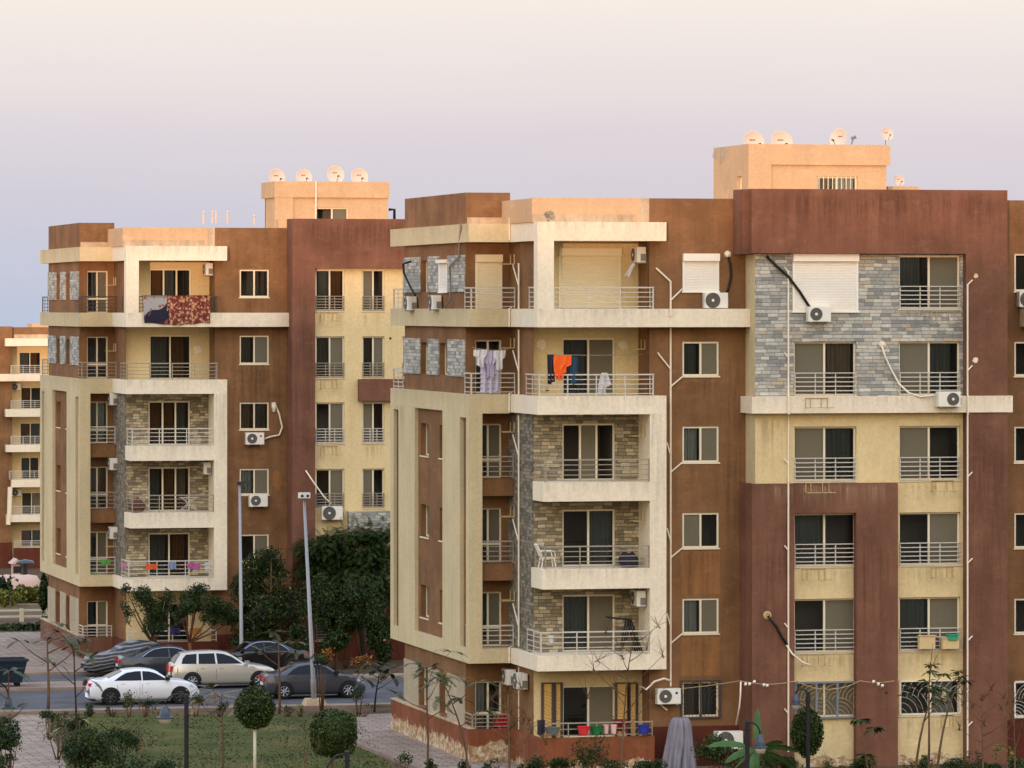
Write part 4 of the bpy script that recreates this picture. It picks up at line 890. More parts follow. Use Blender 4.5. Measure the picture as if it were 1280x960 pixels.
hose([q(838, 851, -0.3), q(830, 848, -0.3), q(818, 852, -0.4), q(808, 862, -0.4), q(800, 858, -0.3)], 'white hose looping left above blue badge air conditioner', 0.04, M_PIPE)
ys = Yx(505, XB - 0.05)
hose([(XB - 0.3, Yx(513, XB - 0.3), Z(327, 513, 13)), (XB - 0.4, Yx(504, XB - 0.4), Z(330, 505, 14)), (XB - 0.4, Yx(505, XB - 0.4), Z(342, 506, 14)), (XB - 0.3, Yx(514, XB - 0.3), Z(361, 514, 13)), (XB - 0.3, Yx(519, XB - 0.3), Z(369, 519, 12))], 'black hose curling out at far corner above left air conditioner', 0.045)
hose([(XS - 0.06, YC + 1, CO1), (XB - 0.1, Yx(574, XB - 0.1), CO0 - 0.1), (XB - 0.12, Yx(575, XB - 0.1), CO0 - 0.5), (XB - 0.12, Yx(562, XB - 0.12), Z(333, 562, 7)), (XB - 0.12, Yx(563, XB - 0.12), Z(355, 563, 7)), (XB - 0.2, Yx(563, XB - 0.2), Z(375, 563, 7)), (XB - 0.2, Yx(557, XB - 0.2), Z(383, 557, 8))], 'grey hose descending from roof beside shuttered narrow window', 0.035, M_ACG)
y = T.y - 0.06
q2 = lambda px, py, yl: (X(px, yl + T.y), yl + T.y, Z(py, px, yl + T.y))
hose([q2(343, 504, -.06), q2(349, 517, -.06), q2(353, 534, -.06), q2(349, 544, -.08), q2(338, 546, -.1), q2(329, 549, -.2)], 'white hose beside red badge air conditioner on far block', 0.045, M_PIPE)
m = MB(); m.tube([q2(342, 503, -.06), q2(343, 509, -.08), q2(342.5, 515, -.06)], [0.1, 0.13, 0.05], 8); tag(m.build('foam_plug', M_FRAME, loc=q2(342, 515, 0)), 'white foam plug in brown wall of far block', 'foam plug')
hose([q2(382, 588, YM - .06), q2(392, 603, YM - .1), q2(405, 621, YM - .2), q2(414, 630, YM - .2)], 'pale hose slanting from maroon pier to air conditioner on cream wall', 0.035, M_PIPE)
m = MB()
for (a, b, c, d) in ((343, 590, 352, 690), (346, 590, 349, 660)): m.add([q2(a, b, -.008), q2(a + 3, b + 4, -.008), q2(c + 1.5, d, -.008), q2(c - 1.5, d, -.008)], [(0, 1, 2, 3)])
m.build('repair_strip', M_BRK, B2)
# bulb string along the ground floor
def sag(a, b, s, n=8): return [tuple(Vector(a).lerp(Vector(b), i / n) - Vector((0, 0, s * 4 * (i / n) * (1 - i / n)))) for i in range(n + 1)]
yl = -1.75
st_ = [q(850, 861, -0.3), q(925, 851, yl), q(995, 851, yl), q(1075, 851, yl), q(1118, 851, yl)]
m = MB()
for a, b, s in zip(st_, st_[1:], (0.02, 0.12, 0.3, 0.06)): m.tube(sag(a, b, s), 0.012, 4)
t = thing('light_string', st_[1], 'wire with white bulbs strung across ground floor wall', 'light string'); m.build('wire', M_BRK, t)
for px, py in ((932, 855), (937, 855), (943, 852), (955, 856), (959, 857), (1092, 852), (1098, 855), (1103, 857)):
    b = MB(); b.lathe([(0.005, 0.06), (0.05, 0.03), (0.055, -0.02), (0.01, -0.07)], q(px, py, yl - 0.04), (0.5, -0.3, 1), 8); b.build('bulb', M_SHUTW, t, smooth=True)
hose([q(926, 852, yl), q(925.5, 870, yl), q(924, 885, yl + .1), q(920, 906, -1.2)], 'white cable running down to half hidden air conditioner', 0.03, M_PIPE)

# ------------------------------------------------------------------ satellite dishes and roof pipes
def make_dish():
    t = thing('satellite_dish', (0, 0, 0), 'dish', 'satellite dish', 'roof satellite dishes'); r = 0.45
    ax = Vector((0, -1, 0.22)).normalized(); c = Vector((0, 0, 0.75))
    m = MB(); m.lathe([(0.001, 0.0)] + [(r * i / 8, 0.13 * (i / 8) ** 2) for i in range(1, 9)] + [(r + 0.012, 0.13), (r, 0.115), (r * 0.5, 0.02), (0.001, -0.015)], c, ax, 32); m.build('reflector', M_DISH, t, smooth=True)
    up = Vector((1, 0, 0)).cross(ax).normalized()
    if up.z < 0: up = -up
    a = MB(); e = c + ax * 0.5 - up * 0.16; a.tube([c - up * r * 0.96 + ax * 0.12, e], 0.016, 5); a.build('feed_arm', M_ACG, t)
    l = MB(); l.lathe([(0.035, -0.06), (0.035, 0.05), (0.05, 0.06)], e, -ax, 10); l.build('receiver', M_ACF, t)
    k = MB()
    for i in range(4):
        x = -0.12 + i * 0.065; p = c + up * 0.12 + ax * 0.03 + Vector((x, 0, 0)); hh_ = up * (0.03 if i % 2 else 0.022); k.add([tuple(p - hh_), tuple(p + Vector((0.05, 0, 0)) - hh_), tuple(p + Vector((0.05, 0, 0)) + hh_), tuple(p + hh_)], [(0, 1, 2, 3)])
    k.build('brand_mark', M_ACG, t)
    s = MB(); s.tube([(0, 0.12, 0), (0, 0.12, 0.6), tuple(c - ax * 0.02)], 0.03, 6); s.build('mast', M_ACG, t)
    return t
M_DISH = simple('dish_white', lin(206, 190, 172), 0.6, var=0.06)
dish0 = make_dish(); first = [1]
def dish(px, pc, Y, label, sc=1.0, rz=0.0):
    z = Z(pc, px, Y) - 0.75 * sc; loc = (X(px, Y), Y, z)
    if first: first.pop(); o = dish0; o.location = loc; o.rotation_euler = (0, 0, rz); o['label'] = label
    else: o = dup(dish0, None, loc, rz, label)
    o.scale = (sc, sc, sc); return o
dish(940.5, 179, 7.2, 'leftmost dish on nearer stair house, left half of the close pair', 0.98, 0.25)
dish(975.5, 179, 7.2, 'dish on nearer stair house, right half of the close pair', 0.98, 0.15)
dish(1050, 174, 7.5, 'greyish dish on nearer stair house, turned edge-on towards the left', 0.85, -0.95)
dish(1108, 168, 7.0, 'small dish at right end of the nearer stair house', 0.56, 0.2)
dish(1123, 226, 10.5, 'low white dish right of the nearer stair house beside water tank room', 0.5, 0.2)
dish(345, 222.5, 7.0 + T.y, 'first dish from the left on farther stair house', 0.95, 0.3)
dish(379, 222, 7.0 + T.y, 'second dish from the left on farther stair house', 0.9, 0.2)
dish(418.5, 219, 6.8 + T.y, 'third and highest dish on farther stair house, bracket showing', 0.95, 0.15)
dish(448.5, 222, 7.0 + T.y, 'rightmost dish on farther stair house', 0.95, 0.15)
m = MB(); p = q(1067, 172, 7); m.tube([q(1064, 181, 7), p], 0.03, 5); m.lathe([(0.05, -0.1), (0.06, 0.1)], p, (1, -0.3, 0.3), 8); tag(m.build('antenna_receiver', M_ACG, loc=q(1064, 181, 7)), 'small receiver arm between dishes on nearer stair house', 'receiver')
for px, lab in ((254.5, 'leftmost white vent pipe on far roof'), (265.5, 'white vent pipe on far roof, left of the touching two'), (270, 'white vent pipe on far roof, right of the touching two'), (284.5, 'white vent pipe on far roof, fourth from the left'), (318, 'white vent pipe on far roof nearest the stair house')):
    m = MB(); y = 1.2 + T.y; m.lathe([(0.05, 0), (0.05, 0.48), (0.065, 0.5), (0.065, 0.56), (0.02, 0.58)], (X(px, y), y, Z(279.5 if px < 300 else 281, px, y)), (0, 0, 1), 10)
    if px > 300: m = MB(); m.lathe([(0.05, 0), (0.05, 0.36), (0.07, 0.38), (0.07, 0.44), (0.02, 0.46)], (X(px, y), y, Z(281, px, y)), (0, 0, 1), 10)
    tag(m.build('vent_pipe', M_DISH, loc=(X(px, y), y, Z(280, px, y))), lab, 'vent pipe', 'vent pipes on the far roof')
m = MB(); m.tube([q2(486, 262, 6.6), q2(493, 262, 6.6), q2(493, 274, 6.6)], 0.07, 4); tag(m.build('roof_frame', M_BLACK, loc=q2(493, 274, 6.6)), 'dark bent metal frame right of farther stair house', 'metal frame')

# ------------------------------------------------------------------ washing, rugs and things kept on the balconies
def cloth(name, px0, px1, py0, py1, Y, mat, label, cat, grp=None, waves=4, amp=0.06, hem=0.06, seed=0, bl=0.0, split=False, off=None, shape=None):
    r = random.Random(seed); nu, nv = 16, 10; m = MB(); x0, x1 = X(px0, Y), X(px1, Y); z0, z1 = Z(py0, px0, Y), Z(py1, px0, Y); ph = r.random() * 6
    vs_ = []
    for side in (0, 1):
        for j in range(nv + 1):
            for i in range(nu + 1):
                u, v = i / nu, j / nv
                a, b = (0, 1)
                if shape: a, b = shape(v)
                uu = a + (b - a) * u
                d = amp * (0.25 + v) * sin(ph + u * waves * 2 * pi) + 0.02 * sin(u * 23 + v * 7)
                vs_.append((x0 + (x1 - x0) * uu, Y + d + side * 0.012, z0 + (z1 - z0) * v + hem * v * sin(ph * 2 + u * 5) * 0.8))
    fs = []; k = (nu + 1) * (nv + 1)
    for s in (0, 1):
        for j in range(nv):
            for i in range(nu): a = s * k + j * (nu + 1) + i; fs.append((a, a + 1, a + nu + 2, a + nu + 1))
    m.add(vs_, fs); o = m.build(name, mat, loc=((x0 + x1) / 2, Y, z1), smooth=True); return tag(o, label, cat, grp)
M_CW = simple('white_cotton', lin(214, 212, 212), 0.9, var=0.1, scale=12); M_OR = simple('orange_cloth', lin(238, 98, 24), 0.8); M_DK = simple('dark_cloth', lin(42, 42, 54), 0.9, var=0.3)
M_LAV = simple('lavender_cotton', lin(190, 184, 206), 0.9, var=0.25, scale=10); M_TEAL = simple('dark_blue_cloth', lin(40, 70, 90), 0.9)
yy = YC - 0.02
tee = lambda v: (0.0, 1.0) if v < 0.42 else (0.22, 0.8)
G1 = 'white washing on the corner balcony'
m = MB(); m.tube(sag((X(590, yy), yy, Z(434, 590, yy)), (X(634, yy), yy, Z(437, 634, yy)), 0.06), 0.012, 4); tag(m.build('clothes_line', M_RAILM, loc=(X(590, yy), yy, Z(434, 590, yy))), 'clothes line carrying white washing on corner balcony', 'clothes line')
cloth('shirt', 592, 609, 437, 458, yy - 0.03, M_CW, 'leftmost white shirt of the washing on corner balcony', 'shirt', G1, 2, seed=1, shape=tee)
cloth('shirt', 604, 620, 438, 472, yy + 0.04, M_LAV, 'pale patterned shirt in middle of the white washing', 'shirt', G1, 3, seed=2, shape=tee)
cloth('shirt', 617, 632, 438, 462, yy - 0.02, M_CW, 'rightmost white shirt of the washing on corner balcony', 'shirt', G1, 2, seed=3, shape=tee)
cloth('bedsheet', 601, 626, 442, 490, yy + 0.12, M_LAV, 'long pale sheet hanging behind the white shirts', 'sheet', None, 3, seed=4)
yy = YF + 0.02
cloth('sweatshirt', 692, 714, 444, 474, yy, M_OR, 'bright orange sweatshirt hanging over balcony railing', 'sweatshirt', None, 2, 0.05, seed=5, shape=lambda v: (0.0, 1.0) if v < 0.5 else ((0.0, 0.72) if v < 0.8 else (0.05, 0.5)))
cloth('trousers', 684, 693, 443, 479, yy + 0.03, M_DK, 'dark trousers hanging left of the orange sweatshirt', 'trousers', None, 2, 0.05, seed=6)
cloth('towel', 713, 722, 446, 480, yy + 0.06, M_TEAL, 'dark blue towel hanging right of the orange sweatshirt', 'towel', None, 1, 0.05, seed=7)
m = MB(); m.tube(sag((X(683, yy), yy, Z(443, 683, yy)), (X(796, YD), 0.6, Z(443, 796, 0.6)), 0.03), 0.012, 4); tag(m.build('clothes_line', M_RAILM, loc=(X(683, yy), yy, Z(443, 683, yy))), 'clothes line carrying orange sweatshirt on front balcony', 'clothes line')
cloth('plastic_bag', 746, 766, 466, 493, yy + 0.2, M_CW, 'crumpled white cloth bag hanging inside balcony railing', 'bag', None, 2, 0.08, seed=8, shape=lambda v: (0.3 - 0.3 * v, 0.65 + 0.35 * min(1, v * 1.6)) if v < 0.65 else (0.1, 0.6))
cloth('plastic_sheet', 780, 794, 329, 345, 0.3, M_CW, 'white plastic sheet dangling under top balcony air conditioner', 'plastic sheet', None, 1, 0.06, seed=9, shape=lambda v: (0.75 - 0.75 * v, 1.0 - 0.55 * v))
# rugs on the far block
def rug_mat(name, dark, fl, sc, blue=None):
    m, t, b = newmat(name); p = t.nodes.new('ShaderNodeTexCoord').outputs['Object']
    v = tn(t, 'ShaderNodeTexVoronoi', Scale=sc); t.links.new(p, v.inputs['Vector'])
    n1 = noise_n(t, p, sc * 0.9, 5, 0.7)
    c = ramp(n1, [(0.36, dark), (0.45, fl[0]), (0.5, dark), (0.56, fl[1]), (0.64, fl[2])], t, 'CONSTANT')
    c = mixc(t, ramp(v.outputs['Distance'], [(0.25, (1, 1, 1)), (0.4, (0, 0, 0))], t), c, fl[1])
    if blue:
        s = t.nodes.new('ShaderNodeSeparateXYZ'); t.links.new(p, s.inputs[0])
        d = mth('ADD', mth('MULTIPLY', s.outputs['X'], -0.75, tree=t), mth('ADD', s.outputs['Z'], mth('MULTIPLY', sin_(t, s.outputs['X'], 5), 0.15, tree=t), tree=t), tree=t)
        k = ramp(d, [(0.0, (0, 0, 0)), (0.62, (0, 0, 0)), (0.63, (1, 1, 1))], t, 'LINEAR')
        n2 = noise_n(t, p, 3.2, 4, 0.6); red = ramp(n2, [(0.58, (0, 0, 0)), (0.62, (1, 1, 1))], t)
        c = mixc(t, red, mixc(t, k, lin(24, 26, 44), lin(150, 152, 150)), lin(140, 60, 60))
    t.links.new(c, b.inputs['Base Color']); b.inputs['Roughness'].default_value = 0.95; return m
def sin_(t, v, f): return mth('SINE', mth('MULTIPLY', v, f, tree=t), tree=t)
M_RUGR = rug_mat('red_floral_rug', lin(74, 24, 22), (lin(140, 60, 44), lin(190, 140, 104), lin(110, 40, 34)), 5.5)
M_RUGB = rug_mat('blue_floral_rug', lin(24, 26, 44), (lin(120, 60, 60), lin(150, 150, 150), lin(30, 30, 50)), 4.0, True)
YR2 = YF + T.y - 0.03
def rug(x0, x1, py1, mat, label, seed, sl=0.0):
    z1 = FT[5] + 0.78 + T.z; z0 = Z(py1, 220, YR2); m = MB(); nx, nz = 18, 8; r = random.Random(seed)
    f = lambda u, v: (X(x0, YR2) + (X(x1, YR2) - X(x0, YR2)) * u + sl * v, YR2 - 0.03 - 0.02 * sin(u * 9 + seed) * v, z1 - (z1 - z0) * v * (1 - 0.03 * sin(u * 4 + seed)))
    vs_ = [f(i / nx, j / nz) for j in range(nz + 1) for i in range(nx + 1)] + [(X(x0, YR2) + (X(x1, YR2) - X(x0, YR2)) * i / nx, YR2 + 0.12, z) for z in (z1 + 0.01, z1 - 0.7) for i in range(nx + 1)]
    fs = [(j * (nx + 1) + i, j * (nx + 1) + i + 1, (j + 1) * (nx + 1) + i + 1, (j + 1) * (nx + 1) + i) for j in range(nz) for i in range(nx)]
    o0 = (nx + 1) * (nz + 1)
    fs += [(i, i + 1, o0 + i + 1, o0 + i) for i in range(nx)] + [(o0 + i, o0 + i + 1, o0 + nx + 2 + i, o0 + nx + 1 + i) for i in range(nx)]
    m.add(vs_, fs); return tag(m.build('rug', mat, loc=(X((x0 + x1) / 2, YR2), YR2, z0), smooth=True), label, 'rug', 'rugs airing over the railing')
rug(178.5, 210, 404.5, M_RUGB, 'navy and grey flowered rug airing over railing', 1, 0.06); rug(208.5, 236, 405.5, M_RUGR, 'left of two red flowered rugs airing over railing', 3); rug(236, 262.5, 404.5, M_RUGR, 'right of two red flowered rugs airing over railing', 5)
# colourful bits of washing on the far block's railings
def col(nm, c): return simple(nm, lin(*c), 0.8)
def cl2(nm, a, b, c, d, yl, mat, lab, cat, s): return cloth(nm, a, b, c, d, yl + T.y, mat, lab, cat, None, 1.5, 0.03, 0.03, s)
cl2('towel', 125, 138, 699.5, 705, YC + 0.1, col('green_cloth', (92, 158, 70)), 'bright green cloth on corner balcony railing', 'cloth', 1)
cl2('towel', 152.5, 158, 704, 711, YF + 0.6, col('pink_cloth', (206, 124, 176)), 'small pink cloth at railing corner of low balcony', 'cloth', 2)
cl2('towel', 182, 197, 705, 711.5, YF - 0.03, col('orange_red_cloth', (206, 92, 44)), 'orange cloth on low balcony railing', 'cloth', 3)
cl2('towel', 211, 220, 702, 711.5, YF - 0.03, col('pale_blue_cloth', (120, 138, 166)), 'blue grey cloth on low balcony railing', 'cloth', 4)
cl2('towel', 234, 250, 704, 711, YF - 0.03, col('magenta_cloth', (170, 84, 142)), 'magenta cloth on low balcony railing', 'cloth', 5)
cl2('towel', 256, 263, 703, 714, YF + 0.15, M_CW, 'white cloth at right end of low balcony railing', 'cloth', 6)
cl2('towel', 213, 225, 785, 792, YF - 0.03, col('navy_cloth', (46, 42, 92)), 'navy cloth on ground floor railing of far block', 'cloth', 7)
cl2('towel', 237, 252, 785, 793, YF - 0.03, col('yellow_ochre_cloth', (176, 120, 34)), 'ochre cloth on ground floor railing of far block', 'cloth', 8)
# folding drying rack on the far block, clothes airer frame on the near block
def rack(px0, px1, ptop, pbot, Y, mat, label, cat='drying rack'):
    x0, x1 = X(px0, Y), X(px1, Y); z0, z1 = Z(pbot, px0, Y), Z(ptop, px0, Y); m = MB()
    for dy in (-0.2, 0.2): m.tube([(x0, Y + dy, z0), (x1, Y + dy, z1)], 0.016, 5); m.tube([(x1, Y + dy, z0), (x0, Y + dy, z1)], 0.016, 5)
    for i in range(6): x = x0 + (x1 - x0) * i / 5; m.tube([(x, Y - 0.25, z1), (x, Y + 0.25, z1)], 0.01, 4)
    for dy in (-0.25, 0.25): m.tube([(x0 - 0.1, Y + dy, z1), (x1 + 0.1, Y + dy, z1)], 0.012, 4)
    return tag(m.build('drying_rack', mat, loc=(x0, Y, z0)), label, cat)
rack(227, 245, 622, 637, YF + 0.5 + T.y, M_RAIL, 'folding clothes rack on second floor balcony of far block')
Yk = YF + 0.7; m = MB()
for a, b in (((787, 776), (797, 815)), ((789, 776), (803, 815)), ((785, 776), (778, 812)), ((760, 772), (790, 775)), ((788, 776), (783, 800))): m.tube([q(*a, Yk), q(*b, Yk)], 0.03, 5); m.tube([(q(*a, Yk)[0], Yk + .3, q(*a, Yk)[2]), (q(*b, Yk)[0], Yk + .3, q(*b, Yk)[2])], 0.03, 5)
m.tube([q(787, 776, Yk), (q(787, 776, Yk)[0], Yk + .3, q(787, 776, Yk)[2])], 0.03, 5)
tag(m.build('swing_frame', M_BLACK, loc=q(790, 815, Yk)), 'black folding metal frame leaning on lowest hanging balcony', 'metal frame')
# plastic garden chair
cx, cy, cz = X(684, 0.1), 0.1, FT[2]
t = thing('plastic_chair', (cx, cy, cz), 'white plastic garden chair tipped at left end of balcony', 'chair')
m = MB(); m.box(cx - 0.22, cx + 0.22, cy - 0.22, cy + 0.22, cz + 0.36, cz + 0.4); m.build('seat', M_SHUTW, t)
m = MB()
for i in range(5): u = cx - 0.3 + 0.0 * i; yb_ = cy - 0.2 + i * 0.1; m.hexa([(cx - 0.24, yb_ - 0.03, cz + 0.4), (cx - 0.2, yb_ - 0.03, cz + 0.4), (cx - 0.2, yb_ + 0.03, cz + 0.4), (cx - 0.24, yb_ + 0.03, cz + 0.4), (cx - 0.42, yb_ - 0.03, cz + 0.82), (cx - 0.38, yb_ - 0.03, cz + 0.82), (cx - 0.38, yb_ + 0.03, cz + 0.82), (cx - 0.42, yb_ + 0.03, cz + 0.82)])
m.tube([(cx - 0.4, cy - 0.23, cz + 0.82), (cx - 0.4, cy + 0.23, cz + 0.82)], 0.03, 5); m.build('backrest', M_SHUTW, t)
for sx in (-1, 1):
    for sy in (-1, 1): m = MB(); m.tube([(cx + sx * 0.2, cy + sy * 0.2, cz + 0.38), (cx + sx * 0.26, cy + sy * 0.24, cz)], [0.025, 0.02], 5); m.build('leg', M_SHUTW, t)
for sy in (-1, 1): m = MB(); m.tube([(cx - 0.32, cy + sy * 0.25, cz + 0.6), (cx + 0.2, cy + sy * 0.26, cz + 0.6), (cx + 0.24, cy + sy * 0.24, cz + 0.38)], 0.025, 5); m.build('armrest', M_SHUTW, t)
def lump(name, px, py, Y, rx_, rz_, mat, label, cat, seed):
    r = random.Random(seed); m = MB(); c = Vector(q(px, py, Y)); n = 12
    for i in range(5): m.lathe([(0.001 + rx_ * (0.65 + .25 * r.random()) * sin(pi * j / 8 * 0.97 + .01) , rz_ * (1 - j / 4.0)) for j in range(9)], c + Vector((r.uniform(-.3, .3) * rx_, r.uniform(-.2, .2), r.uniform(-.25, .15) * rz_)), (r.uniform(-.3, .3), r.uniform(-.3, .3), 1), 10)
    return tag(m.build(name, mat, loc=(c[0], c[1], c[2] - rz_), smooth=True), label, cat)
lump('rug_bundle', 787, 702, 0.2, 0.36, 0.32, M_DK, 'dark bundle of folded rugs at right end of balcony', 'bundle', 3)
lump('rug_bundle', 172, 632, 0.2 + T.y, 0.4, 0.35, simple('brown_blanket', lin(96, 60, 48), 0.95), 'brown bundle on second floor balcony of far block', 'bundle', 4)
def basin(px0, px1, pyt, pyb, Y, c, label, cat='basin', grp='tubs along the ground floor terrace'):
    m = MB(); x = X((px0 + px1) / 2, Y); z0, z1 = Z(pyb, px0, Y), Z(pyt, px0, Y); r = (X(px1, Y) - X(px0, Y)) / 2
    m.lathe([(0.001, 0.0), (r * 0.75, 0.0), (r * 0.95, (z1 - z0) * 0.92), (r * 1.04, (z1 - z0) * 0.92), (r * 1.04, z1 - z0), (r * 0.9, z1 - z0), (r * 0.7, 0.05), (0.001, 0.05)], (x, Y, z0), (0, 0, 1), 18)
    return tag(m.build('basin', col('plastic_%d_%d_%d' % c, c), loc=(x, Y, z0)), label, cat, grp)
Yb_ = YF + 0.02
for a in ((722, 737, 908, 918, Yb_, (216, 46, 52), 'red plastic basin on terrace wall'), (738, 754, 907.5, 918, Yb_, (26, 110, 50), 'green plastic basin on terrace wall'), (754, 761, 906, 917, Yb_, (222, 176, 166), 'left pale pink pot on terrace wall'), (763, 771, 906, 917, Yb_, (226, 182, 172), 'right pale pink pot on terrace wall'), (797, 812, 906.5, 917.5, Yb_, (40, 56, 150), 'blue plastic basin at right end of terrace wall'), (681, 700, 909, 918, Yb_, (104, 108, 104), 'grey planter at left end of terrace wall')): basin(*a)
cloth('blanket', 766, 785, 899, 916, YF + 0.2, col('dark_red_cloth', (112, 16, 22)), 'dark red blanket hanging on ground floor terrace railing', 'blanket', None, 1.5, 0.04, seed=12)
cloth('jacket', 672, 681, 900, 918, YF + 0.0, M_DK, 'dark jacket hanging at left corner of terrace railing', 'jacket', None, 1.5, 0.05, seed=13)
cloth('towel', 617, 634, 893, 909, YC + 0.3, col('crimson_cloth', (176, 22, 34)), 'crimson towel on corner terrace railing of near block', 'towel', None, 1.5, 0.03, seed=14)
cloth('towel', 686, 692, 794, 806, YF + 0.1, M_CW, 'small white cloth on lowest hanging balcony railing', 'cloth', None, 1.5, 0.03, seed=15)
# gilt screens either side of the ground floor door
for a, b, lab in ((678, 691, 'gilt panel with arc pattern, outermost left of the door'), (693.5, 702, 'narrow gilt panel with arcs just left of the door'), (770, 785, 'gilt panel with arcs just right of the door'), (786.5, 796, 'narrow gilt panel with arcs at right end of terrace')):
    Ys = YS - 0.03; x0, x1, z0, z1 = X(a, Ys), X(b, Ys), 1.0, Z(853, a, Ys); t = thing('screen_panel', (x0, Ys, z0), lab, 'panel', 'gilt terrace panels')
    m = MB(); m.box(x0, x1, Ys, Ys + 0.025, z0, z1); m.build('panel', M_GOLD, t)
    m = MB()
    for u in (x0, x1): m.box(u - 0.045, u + 0.045, Ys - 0.04, Ys - 0.002, z0, z1)
    m.box(x0 + 0.045, x1 - 0.045, Ys - 0.04, Ys - 0.002, z1 - 0.05, z1); m.build('frame', M_RAILD, t)
    m = MB()
    for zz in (z0 + 0.1, z0 + 0.9):
        for k in range(1, 8):
            r = 0.11 * k; pts = [(x0 + r * cos(pi / 2 * j / 8), Ys - 0.012, zz + r * sin(pi / 2 * j / 8)) for j in range(9)]; pts = [p for p in pts if p[0] < x1 and p[2] < z1]
            if len(pts) > 1: m.tube(pts, 0.014, 4)
    m.build('arc_pattern', M_BRK, t)
# planters on the block's railing
for a, b, c, d, cc, lab in ((1147, 1168, 794, 811, (206, 180, 130), 'cream planter box hung on window railing'), (1176, 1198, 797, 811, (206, 156, 66), 'yellow planter box hung on window railing'), (1183, 1196, 793, 800, (40, 150, 112), 'turquoise tray set on the yellow planter box')):
    Yp = YW - 0.2; m = MB(); x0, x1, z0, z1 = X(a, Yp), X(b, Yp), Z(d, a, Yp), Z(c, a, Yp); y1 = Yp - (0.18 if cc[0] > 100 else 0.23)
    m.prism([(x0 + .02, y1 + .02), (x1 - .02, y1 + .02), (x1, Yp), (x0, Yp)], z0, z1 - 0.03); m.box(x0 - 0.015, x1 + 0.015, y1 - 0.01, Yp + 0.005, z1 - 0.029, z1)
    tag(m.build('planter_box', col('planter_%d' % cc[0], cc), loc=(x0, Yp, z0)), lab, 'planter' if cc[0] > 100 else 'tray')
# ceiling lamp, shrouded object
m = MB(); c = (X(743, 0), 0.0, FB[1] - 0.001); m.lathe([(0.17, 0), (0.16, -0.06), (0.09, -0.12), (0.001, -0.13)], c, (0, 0, 1), 16); tag(m.build('ceiling_lamp', M_SHUTW, loc=c, smooth=True), 'round white ceiling lamp under lowest hanging balcony', 'lamp')
m = MB(); by_ = G(848, 962)[1]; cx, cy = X(849, by_), by_; n = 84; rows_ = 14; cre = [(-1.55, .5, .07), (-2.2, .3, .09), (-.95, .34, .08), (-.4, .3, .1), (-2.75, .28, .1), (.6, .3, .1), (2, .3, .1), (-1.9, .16, .05), (-1.2, .16, .05)]; z1 = Z(896, 849, by_)
vs_ = []
for j in range(rows_ + 1):
    v = j / rows_; rad = (0.56 - 0.25 * v) * (1 - .22 * max(0, v - .9) / .1)
    for i in range(n):
        a = 2 * pi * i / n - pi; ck = 1 - sum(dp * (1 - .5 * v) * math.exp(-((a - a0 - .12 * sin(v * 4 + a0)) / wd) ** 2) for a0, dp, wd in cre); rr = ck * rad * (1 + (.1 + 0.1 * (1 - v)) * abs(sin(4 * a + 1 + 1.2 * v)) + 0.1 * abs(sin(5.5 * a + v * 2)) - .08 + .07 * noise.noise(Vector((2 * cos(a), 2 * sin(a), v * 3)))); vs_.append((cx + rr * cos(a) + 0.04 * v, cy + rr * sin(a), z1 * v - 0.03 * (v > 0.95)))
m.add(vs_, [(j * n + i, j * n + (i + 1) % n, (j + 1) * n + (i + 1) % n, (j + 1) * n + i) for j in range(rows_) for i in range(n)] + [tuple(rows_ * n + i for i in range(n))])
tag(m.build('covered_parasol', simple('grey_tarpaulin', lin(128, 124, 132), 0.7, var=0.2, scale=3), loc=(cx, cy, 0), smooth=True), 'object shrouded in grey tarpaulin standing by brown wall', 'covered object')

# ------------------------------------------------------------------ cars
def carpaint(name, c, rough=0.25, metal=0.0):
    m, t, b = newmat(name); b.inputs['Base Color'].default_value = (*c, 1); b.inputs['Roughness'].default_value = rough; b.inputs['Metallic'].default_value = metal
    b.inputs['Coat Weight'].default_value = 0.4; b.inputs['Coat Roughness'].default_value = 0.04
    p = t.nodes.new('ShaderNodeNewGeometry').outputs['Position']
    s = t.nodes.new('ShaderNodeSeparateXYZ'); t.links.new(p, s.inputs[0])
    dust = mth('MULTIPLY', ramp(noise_n(t, p, 3.0, 4, 0.7), [(0.35, (0, 0, 0)), (0.8, (1, 1, 1))], t), 0.05, tree=t)
    t.links.new(mixc(t, dust, c, lin(150, 134, 112)), b.inputs['Base Color']); return m
M_CGL = simple('car_glass', lin(14, 17, 22), 0.1, var=.2, spec=.22); M_TYRE = simple('tyre', lin(26, 25, 25), 0.9); M_RIM = simple('alloy', lin(190, 190, 190), 0.35, 0.7)
M_RIMD = simple('dark_alloy', lin(92, 92, 94), 0.35, 0.6); M_TAIL = simple('tail_lamp', lin(196, 22, 34), 0.2); M_HEAD = simple('head_lamp', lin(200, 206, 210), 0.15); M_CHR = simple('chrome', lin(210, 210, 210), 0.2, 0.9)
def cat_(kn, x):
    for i in range(len(kn) - 1):
        if x <= kn[i + 1][0]: break
    p0, p1, p2, p3 = kn[max(i - 1, 0)], kn[i], kn[i + 1], kn[min(i + 2, len(kn) - 1)]
    t = (x - p1[0]) / (p2[0] - p1[0]); m1 = (p2[1] - p0[1]) / (p2[0] - p0[0] + 1e-9) * (p2[0] - p1[0]); m2 = (p3[1] - p1[1]) / (p3[0] - p1[0] + 1e-9) * (p2[0] - p1[0])
    return (2 * t ** 3 - 3 * t * t + 1) * p1[1] + (t ** 3 - 2 * t * t + t) * m1 + (-2 * t ** 3 + 3 * t * t) * p2[1] + (t ** 3 - t * t) * m2
